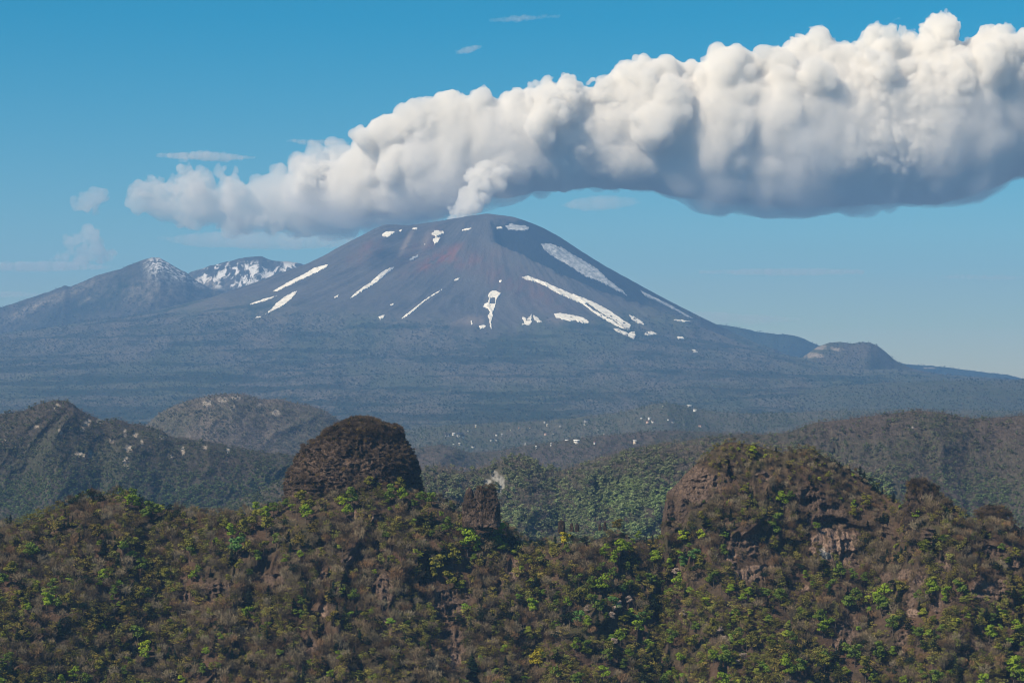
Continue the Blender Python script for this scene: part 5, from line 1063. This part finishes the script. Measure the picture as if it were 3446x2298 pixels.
for key, lab, vm_, hp in (('small_dome', 'thin woods on the small lava dome', 392, 2.0), ('right_skirt', 'larch woods on the right skirt', 436, 2.4), ('left_peak', 'dark woods on the left shoulder ridge', 352, 1.9), ('north_ridge', 'dark fir woods on the ridge at far right', 392, 1.8)):
    h = H[key]; u, v, R = jitter(max(-130, h['us'][0]), min(1150, h['us'][-1]), h['cv'].min()-1, vm_, 2.6, 1.4, 44); P, dv = surf(h, u, v); ok = dv > -0.3
    if key == 'small_dome': ok &= ~(ell(u, v, 812, 353, 20, 5, -30) > 0.4)
    if key == 'left_peak': ok &= (R.random(len(u)) < 0.25+0.75*sstep(290, 320, v+10*fbm(u/12, v/9, 3, 3))) & ~(ell(u, v, 158, 266, 22, 14) > 0.3)
    u, v, P = u[ok], v[ok], P[ok]; o_ = grove(lab, u, v, P[:, 1], P[:, 2], R, hp)
print('far trees', tot, 'near', rest.sum())

print('stage p6', round(time.time()-T0, 1))
# ------------------------------------------------------------------ snow patches on the cone
def m_snow():
    t = NT('old_snow'); p = t.pos(); n = t.noise(0.03, 5, 0.7, p).outputs['Fac']
    t.bsdf(t.ramp(n, [(0.34, (0.46, 0.42, 0.35)), (0.45, (0.80, 0.76, 0.64)), (0.6, (0.92, 0.88, 0.76))]), 0.8, t.bump(n, 6, 0.5), 0.1); return t.m
def m_thin_snow():
    t = NT('thin_ashy_snow'); p = t.pos(); n = t.noise(0.03, 6, 0.75, p).outputs['Fac']
    t.bsdf(t.ramp(n, [(0.38, (0.14, 0.16, 0.18)), (0.62, (0.50, 0.52, 0.52))]), 0.85, t.bump(n, 6, 0.5), 0.1); return t.m
SNOW, THIN = m_snow(), m_thin_snow()
def c2(x, y): return ((1100+x*0.5102)*0.297156, (600+y*0.5102)*0.297156)   # reading off the enlarged view of the cone
def c1(x, y): return (x*0.5102*0.297156, (500+y*0.5102)*0.297156)
def inside(u, v, poly):
    p = np.array(poly); r = np.zeros(u.shape, bool); dist = np.full(u.shape, 1e9); j = len(p)-1
    for i in range(len(p)):
        x1, y1 = p[i]; x2, y2 = p[j]
        cond = ((y1 > v) != (y2 > v)) & (u < (x2-x1)*(v-y1)/(y2-y1+1e-12)+x1); r ^= cond
        L = max((x2-x1)**2+(y2-y1)**2, 1e-9); t_ = np.clip(((u-x1)*(x2-x1)+(v-y1)*(y2-y1))/L, 0, 1)
        dist = np.minimum(dist, np.hypot(u-x1-t_*(x2-x1), v-y1-t_*(y2-y1))); j = i
    return np.where(r, dist, -dist)
def snow(label, poly, cr=c2, mat=None, rag=0.5, holes=(), seed=0, step=0.42, rs=2.0, thick=5.0):
    pl = [cr(*p) for p in poly]; a = np.array(pl); u0, v0 = a.min(0)-1.5; u1, v1 = a.max(0)+1.5
    us = np.arange(u0, u1, step); vs = np.arange(v0, v1, step); U_, V_ = np.meshgrid(us, vs)
    d = inside(U_, V_, pl)+(rag+0.15)*fbm(U_/rs+seed, V_/rs, 4, 900+seed, 0.65)*1.7+0.1
    for h in holes: d = np.minimum(d, -inside(U_, V_, [cr(*p) for p in h])-0.0)
    Y, Zm = mesh_hit(U_, V_); ok = (d > 0) & ~np.isnan(Y)
    cell = ok[:-1, :-1] & ok[1:, :-1] & ok[:-1, 1:] & ok[1:, 1:]
    if cell.sum() < 2: print('tiny snow', label, cell.sum()); cell = ok[:-1, :-1] & ~np.isnan(Y[1:, 1:]) & ~np.isnan(Y[1:, :-1]) & ~np.isnan(Y[:-1, 1:])
    if cell.sum() == 0: print('NO snow', label); return
    P = unproject(U_, V_, np.nan_to_num(Y, nan=20000.0)); P[..., 2] = Zm+thick; P[..., 1] -= 3
    i = np.arange(U_.size).reshape(U_.shape); q = np.stack([i[:-1, :-1], i[1:, :-1], i[1:, 1:], i[:-1, 1:]], -1)[cell]
    used = np.unique(q); mp = np.full(U_.size, -1); mp[used] = np.arange(len(used)); Vt = P.reshape(-1, 3)[used]; qt = mp[q]
    Vb = Vt-[0, -2, thick*2+2]; n = len(Vt)                              # the slab has a bottom and sides
    e = np.concatenate([qt[:, [0, 1]], qt[:, [1, 2]], qt[:, [2, 3]], qt[:, [3, 0]]]); ky = e.min(1)*n+e.max(1); un, inv, ct = np.unique(ky, return_inverse=True, return_counts=True); be = e[ct[inv] == 1]
    side = np.stack([be[:, 1], be[:, 0], be[:, 0]+n, be[:, 1]+n], -1)
    o = link('snow_patch', mesh_np('snow_patch', np.concatenate([Vt, Vb]), np.concatenate([qt, qt[:, ::-1]+n, side]), True), mat or SNOW)
    tag(o, label, 'snow patch', 'old snow patches on the volcano cone'); return o
snow('broad ashy snow apron near the summit right', [(1180,315),(1215,300),(1300,312),(1338,325),(1330,343),(1200,340)], mat=THIN, seed=1)
snow('small bright snow tip left of the summit apron', [(1115,325),(1150,318),(1165,328),(1130,334)], seed=2, rag=.3)
snow('large grey snow field down the dark right flank', [(1410,430),(1480,430),(1570,470),(1690,540),(1790,600),(1850,660),(1900,700),(1950,740),(1978,772),(1900,730),(1800,680),(1700,640),(1600,575),(1500,520),(1430,470)], mat=THIN, seed=3, rag=.7)
snow('thin grey snow streak low on the right flank', [(2055,728),(2120,765),(2230,815),(2344,880),(2420,925),(2400,925),(2300,870),(2200,820),(2100,775)], mat=THIN, seed=4, rag=.3)
snow('longest bright snow streak, forked at its lower end', [(1283,650),(1330,645),(1430,680),(1500,712),(1600,755),(1700,790),(1780,825),(1860,870),(1950,930),(2005,965),(2000,1000),(1960,985),(1880,930),(1800,880),(1720,822),(1700,822),(1760,870),(1850,915),(1930,965),(1990,1000),(1950,990),(1850,940),(1760,885),(1690,830),(1600,790),(1500,745),(1440,708),(1370,680),(1300,662)], seed=5, rag=.35)
snow('short snow slab under the fork of the longest streak', [(1885,990),(1930,995),(1990,1020),(2030,1010),(2036,1030),(2028,1062),(2000,1045),(1940,1025)], seed=6, rag=.4)
snow('short slanting snow patch right of the forked streak', [(1995,902),(2030,915),(2080,945),(2092,965),(2050,955),(2010,930)], seed=7, rag=.4)
snow('flat snow patch at the tree line right of the slanting one', [(2095,1018),(2140,1008),(2180,1025),(2150,1034),(2095,1034)], seed=8, rag=.3)
snow('small flat snow patch far right at the tree line', [(2305,1045),(2344,1045),(2362,1058),(2320,1062)], seed=9, rag=.3)
snow('thin snow line beside the right rib', [(2268,930),(2330,932),(2400,945),(2350,948)], seed=10, rag=.3)
snow('lone snow speck below the low right streak', [(2400,1130),(2430,1132),(2450,1145),(2410,1145)], seed=11, rag=.2)
snow('wide broken snow patch left of the fork', [(1500,895),(1540,890),(1620,900),(1700,925),(1735,950),(1700,955),(1640,940),(1560,935),(1515,915)], seed=12, rag=.7)
snow('ragged clawed snow patch at the tree line centre', [(1290,905),(1320,930),(1350,895),(1352,950),(1335,965),(1280,972),(1300,950)], seed=13, rag=.7)
snow('small slanted snow scrap beside the clawed patch', [(1362,903),(1385,915),(1422,948),(1390,948),(1368,930)], seed=14, rag=.5)
snow('hooked snow patch with a dark hole and a thin tail', [(1075,750),(1100,738),(1125,745),(1148,758),(1130,785),(1118,800),(1112,850),(1095,878),(1095,910),(1085,950),(1090,985),(1083,995),(1075,960),(1070,930),(1060,905),(1075,880),(1060,858),(1035,845),(1040,825),(1062,815),(1070,790),(1062,770)], seed=15, rag=.3, holes=[[(1082,788),(1108,785),(1110,826),(1074,828)]])
snow('small snow blob left of the hooked patch tail', [(1005,975),(1030,965),(1055,972),(1040,985),(1010,992)], seed=16, rag=.3)
snow('thin upright snow fleck left of the hooked patch', [(948,940),(958,935),(963,960),(955,965)], seed=17, rag=.2)
snow('tiny snow dot above the hooked patch', [(1135,672),(1155,670),(1150,682),(1137,682)], seed=18, rag=.1)
snow('tapered snow line left of centre ending in a wedge', [(490,928),(510,905),(560,870),(600,835),(640,805),(700,765),(775,722),(720,762),(660,800),(612,840),(570,878),(520,912)], seed=19, rag=.25)
snow('tiny double snow dash on the upper centre slope', [(832,674),(850,664),(876,655),(868,668),(845,676)], seed=20, rag=.25)
snow('small snow patch, lower of two, left centre slope', [(340,912),(365,905),(388,902),(370,922),(352,930)], seed=21, rag=.4)
snow('small snow patch, upper of two, left centre slope', [(418,832),(438,822),(440,832),(425,842)], seed=22, rag=.2)
snow('long bright snow streak left of the old crater', [(155,790),(175,765),(240,715),(290,685),(325,650),(360,620),(400,600),(420,590),(400,620),(350,665),(310,700),(240,738),(180,780)], seed=23, rag=.4)
snow('grey upper end of the old crater snow streak', [(330,650),(360,618),(410,595),(445,583),(435,600),(400,625),(355,665)], seed=24, mat=THIN, rag=.4)
snow('bright oval snow patch under the left rim', [(363,372),(390,352),(430,350),(448,355),(430,370),(400,386),(370,384)], seed=25, rag=.3)
snow('tiny snow dash on the left rim', [(473,346),(490,338),(505,340),(490,351)], seed=26, rag=.15)
snow('thin snow dash left of the summit dome', [(558,331),(580,326),(608,328),(590,336)], seed=27, rag=.15)
snow('thin snow dash at the summit dome foot', [(885,342),(920,330),(970,324),(940,338),(895,346)], seed=28, rag=.15)
snow('ashy snow patch at the head of the red gully', [(690,360),(720,343),(770,350),(770,362),(740,378),(720,385),(700,375)], seed=29, rag=.5)
snow('bright snow below the ashy patch in the red gully', [(695,400),(725,390),(748,392),(735,420),(710,440),(705,420)], seed=30, rag=.5)
snow('snow fleck left in the red gully', [(640,435),(655,430),(650,440)], seed=31, rag=.1)
snow('grey snow slip low in the red gully', [(545,535),(565,518),(600,505),(605,520),(580,530),(560,545)], seed=32, mat=THIN, rag=.4)
snow('bright diagonal snow streak on the far left flank, upper', [(1795,943),(1850,910),(1920,870),(2000,830),(2080,785),(2150,765),(2168,768),(2140,790),(2060,830),(1980,865),(1900,905),(1840,935)], c1, seed=33, rag=.3)
snow('bright diagonal snow streak on the far left flank, lower', [(1745,1095),(1790,1060),(1820,1020),(1880,975),(1940,945),(1962,938),(1945,965),(1900,1010),(1840,1050),(1780,1078)], c1, seed=34, rag=.4)
snow('thin snow dash between the two far left streaks', [(1635,1030),(1680,1012),(1740,990),(1825,970),(1760,1000),(1700,1018)], c1, seed=35, rag=.25)
snow('short snow dash above the centre left gully streak', [(2190,993),(2215,972),(2238,962),(2225,978)], c1, seed=36, rag=.15)
snow('scattered snow specks below the lower far left streak', [(1680,1115),(1700,1106),(1722,1108),(1700,1118)], c1, seed=37, rag=.3)
# a crag on the old crater rim
o = tower('rim_crag', 'small dark crag on the old crater rim left of the summit', [(368,236),(380,228.5),(384,225.2)][::-1], [(400,236),(391,227.5),(387,225.2)][::-1], 225.2, 236, 19980, 1.0, 700, nz=20, na=30, rough=3.0, flute=15)

# ------------------------------------------------------------------ houses on the plateau
def simple(name, c, rough=0.7):
    t = NT(name); p = t.pos(); n = t.noise(0.4, 3, 0.6, p).outputs['Fac']; t.bsdf(t.mix(t.ramp(n, [(0.3, 0.0), (0.7, 1.0)]), tuple(x*0.85 for x in c), c), rough); return t.m
WALLS = {'white': simple('white_render', (0.78, 0.77, 0.73)), 'cream': simple('cream_render', (0.72, 0.62, 0.47)), 'grey': simple('grey_render', (0.42, 0.43, 0.43)), 'pink': simple('pinkish_render', (0.66, 0.46, 0.38))}
ROOFS = {'dark': simple('dark_roof', (0.03, 0.035, 0.045)), 'brown': simple('brown_roof', (0.12, 0.08, 0.06)), 'pale': simple('pale_metal_roof', (0.72, 0.72, 0.70)), 'red': simple('red_roof', (0.28, 0.08, 0.06))}
PANE = simple('window_pane', (0.03, 0.04, 0.05), 0.2)
def house(u, v, wpx, wall, roof, label, long=False, storeys=1):
    for key in ('band', 'plateau'):
        P_, dv_ = surf(H[key], np.array([float(u)]), np.array([float(v)]))
        if dv_[0] > 0.2 and not (key == 'band' and (v < 446 if u < 540 else v < 442)): break
    b = P_[0]; k = b[1]/F; w = wpx*k; d = w*(0.55 if not long else 0.35); h = max(3.2*storeys, w*0.28); rh = w*0.14 if not long else h*0.25
    e = bpy.data.objects.new('house', None); COL.objects.link(e); e.location = (b[0], b[1]-6, b[2]+2.0); rz = ((u*7+v*13) % 10-5)*0.06; e.rotation_euler = (0, 0, rz)
    tag(e, label, 'house', 'houses scattered over the wooded plateau')
    x, y = w/2, d/2
    V = [(-x,-y,-6),(x,-y,-6),(x,y,-6),(-x,y,-6),(-x,-y,h),(x,-y,h),(x,y,h),(-x,y,h),(-x,0,h+rh),(x,0,h+rh)]
    me = mesh_np('wall', V, [(0,1,5,4),(1,2,6,5),(2,3,7,6),(3,0,4,7)], False, None, [(4,8,7),(5,6,9)]); link('wall', me, WALLS[wall], e)
    o_ = 0.05*w; V = [(-x-o_,-y-o_,h-o_*0.5),(x+o_,-y-o_,h-o_*0.5),(x+o_,0,h+rh+0.3),(-x-o_,0,h+rh+0.3),(x+o_,y+o_,h-o_*0.5),(-x-o_,y+o_,h-o_*0.5)]
    V2 = V+[(a, c, z+0.45) for a, c, z in V]
    me = mesh_np('roof', V2, [(0,3,2,1),(3,5,4,2),(6,7,8,9),(9,8,10,11),(0,1,7,6),(5,11,10,4),(0,6,9,3),(3,9,11,5),(1,2,8,7),(2,4,10,8)], False); link('roof', me, ROOFS[roof], e)
    nwin = max(2, int(w/5)); first = None
    for i in range(min(nwin, 5)):
        cx = -x+(i+0.5)*w/min(nwin, 5); ww = 1.1; V = [(cx-ww,-y-0.08,h*0.35),(cx+ww,-y-0.08,h*0.35),(cx+ww,-y-0.08,h*0.75),(cx-ww,-y-0.08,h*0.75)]+[(cx-ww,-y+0.1,h*0.35),(cx+ww,-y+0.1,h*0.35),(cx+ww,-y+0.1,h*0.75),(cx-ww,-y+0.1,h*0.75)]
        link('window', mesh_np('window', V, [(0,1,2,3),(4,7,6,5),(0,4,5,1),(1,5,6,2),(2,6,7,3),(3,7,4,0)], False), PANE, e)
HS = [  # enlarged-view position, width in its pixels, wall, roof, label
 (70,292,26,'white','pale','white house at the left end of the plateau row'),(125,305,60,'grey','dark','long dark roofed building at the left end of the plateau row'),(20,305,40,'grey','dark','dark roofed building right beside the domed tower'),(150,318,22,'white','dark','small white house under the long dark roofed building'),
 (200,262,20,'white','dark','small house with white front above the leftmost row'),(447,298,18,'white','dark','leftmost of a pair of small white houses left of centre'),(495,296,20,'grey','pale','right one of a pair of small houses left of centre'),(240,402,24,'white','dark','white fronted house alone below the left row'),(70,385,14,'grey','pale','tiny pale hut low left near the tower'),(120,380,20,'cream','pale','low cream shed left of the lone white fronted house'),
 (405,345,34,'grey','dark','dark house in the trees left of centre'),(448,342,24,'grey','dark','second dark house in the trees left of centre'),(700,378,10,'white','pale','tiny white hut below the centre'),(645,235,16,'pink','brown','small reddish house on the plateau crest'),(748,234,26,'cream','brown','cream house on the plateau crest beside dark firs'),(870,190,16,'white','pale','white house on the crest left of the pale clearing'),(893,212,14,'cream','pale','small cream house under the crest house'),
 (1005,225,18,'white','pale','bright white house by the pale clearing'),(1225,205,22,'white','dark','white house high on the plateau centre'),(1240,180,50,'grey','dark','long dark building high on the plateau centre'),(880,290,28,'pink','brown','pinkish house in mid plateau'),(950,282,18,'white','dark','white gabled house in mid plateau'),(1070,358,44,'white','pale','low long white building left of the bright pair'),
 (1140,348,34,'white','dark','dark roofed white building left in the bright pair'),(1150,362,50,'white','pale','long white hall under the dark roofed white building'),(1213,352,40,'cream','dark','bright cream building right in the bright pair'),(1205,332,34,'grey','brown','brown roofed house behind the bright cream building'),(1310,372,18,'white','red','small white house with reddish roof right of the bright pair'),(795,410,14,'white','pale','tall narrow white hut low at the centre'),(925,385,12,'white','pale','tiny white hut right of the narrow hut'),
 (1390,295,14,'cream','pale','small cream hut right of centre'),(1645,348,20,'white','dark','small dark roofed house on the brown spur'),(1662,362,32,'cream','pale','cream house on the brown spur'),(1720,148,22,'white','dark','white house at the top of the right cluster'),(1775,185,30,'pink','brown','pinkish house in the right cluster'),(1825,183,30,'white','brown','bright white house in the right cluster'),(1790,155,24,'white','pale','small white house behind the bright white one'),
 (1955,163,16,'white','dark','small white gable right of the right cluster'),(1995,185,30,'grey','dark','dark house right of the right cluster'),(2238,222,34,'pink','brown','pinkish house alone at far right of the plateau'),(1870,292,50,'white','dark','long pale building in the lower right cluster'),(1925,275,20,'white','dark','small white house above the long pale building'),(2085,290,32,'cream','brown','cream house right in the lower right cluster'),(2000,300,22,'cream','pale','low cream house between the lower right buildings'),
 (2010,388,44,'white','dark','white house beside the massif silhouette'),(2190,378,24,'cream','brown','small cream house beside the massif top'),(2190,338,14,'cream','pale','tiny cream house above the massif top'),(1910,50,12,'cream','pale','tiny house on the wooded knoll'),(2140,52,40,'grey','pale','pale shed right of the wooded knoll'),(2190,85,30,'white','pale','white house right of the wooded knoll'),(265,222,16,'cream','pale','tiny cream house on the crest at left'),(575,262,10,'white','pale','tiny white hut in the upper left woods'),(1340,260,12,'grey','pale','tiny grey hut in the middle woods')]
for x, y, w, wl_, rf, lb in HS:
    uu_, vv_ = c8(x, y); house(uu_, vv_, w*0.1137*0.98, wl_, rf, lb)

print('stage p7', round(time.time()-T0, 1))
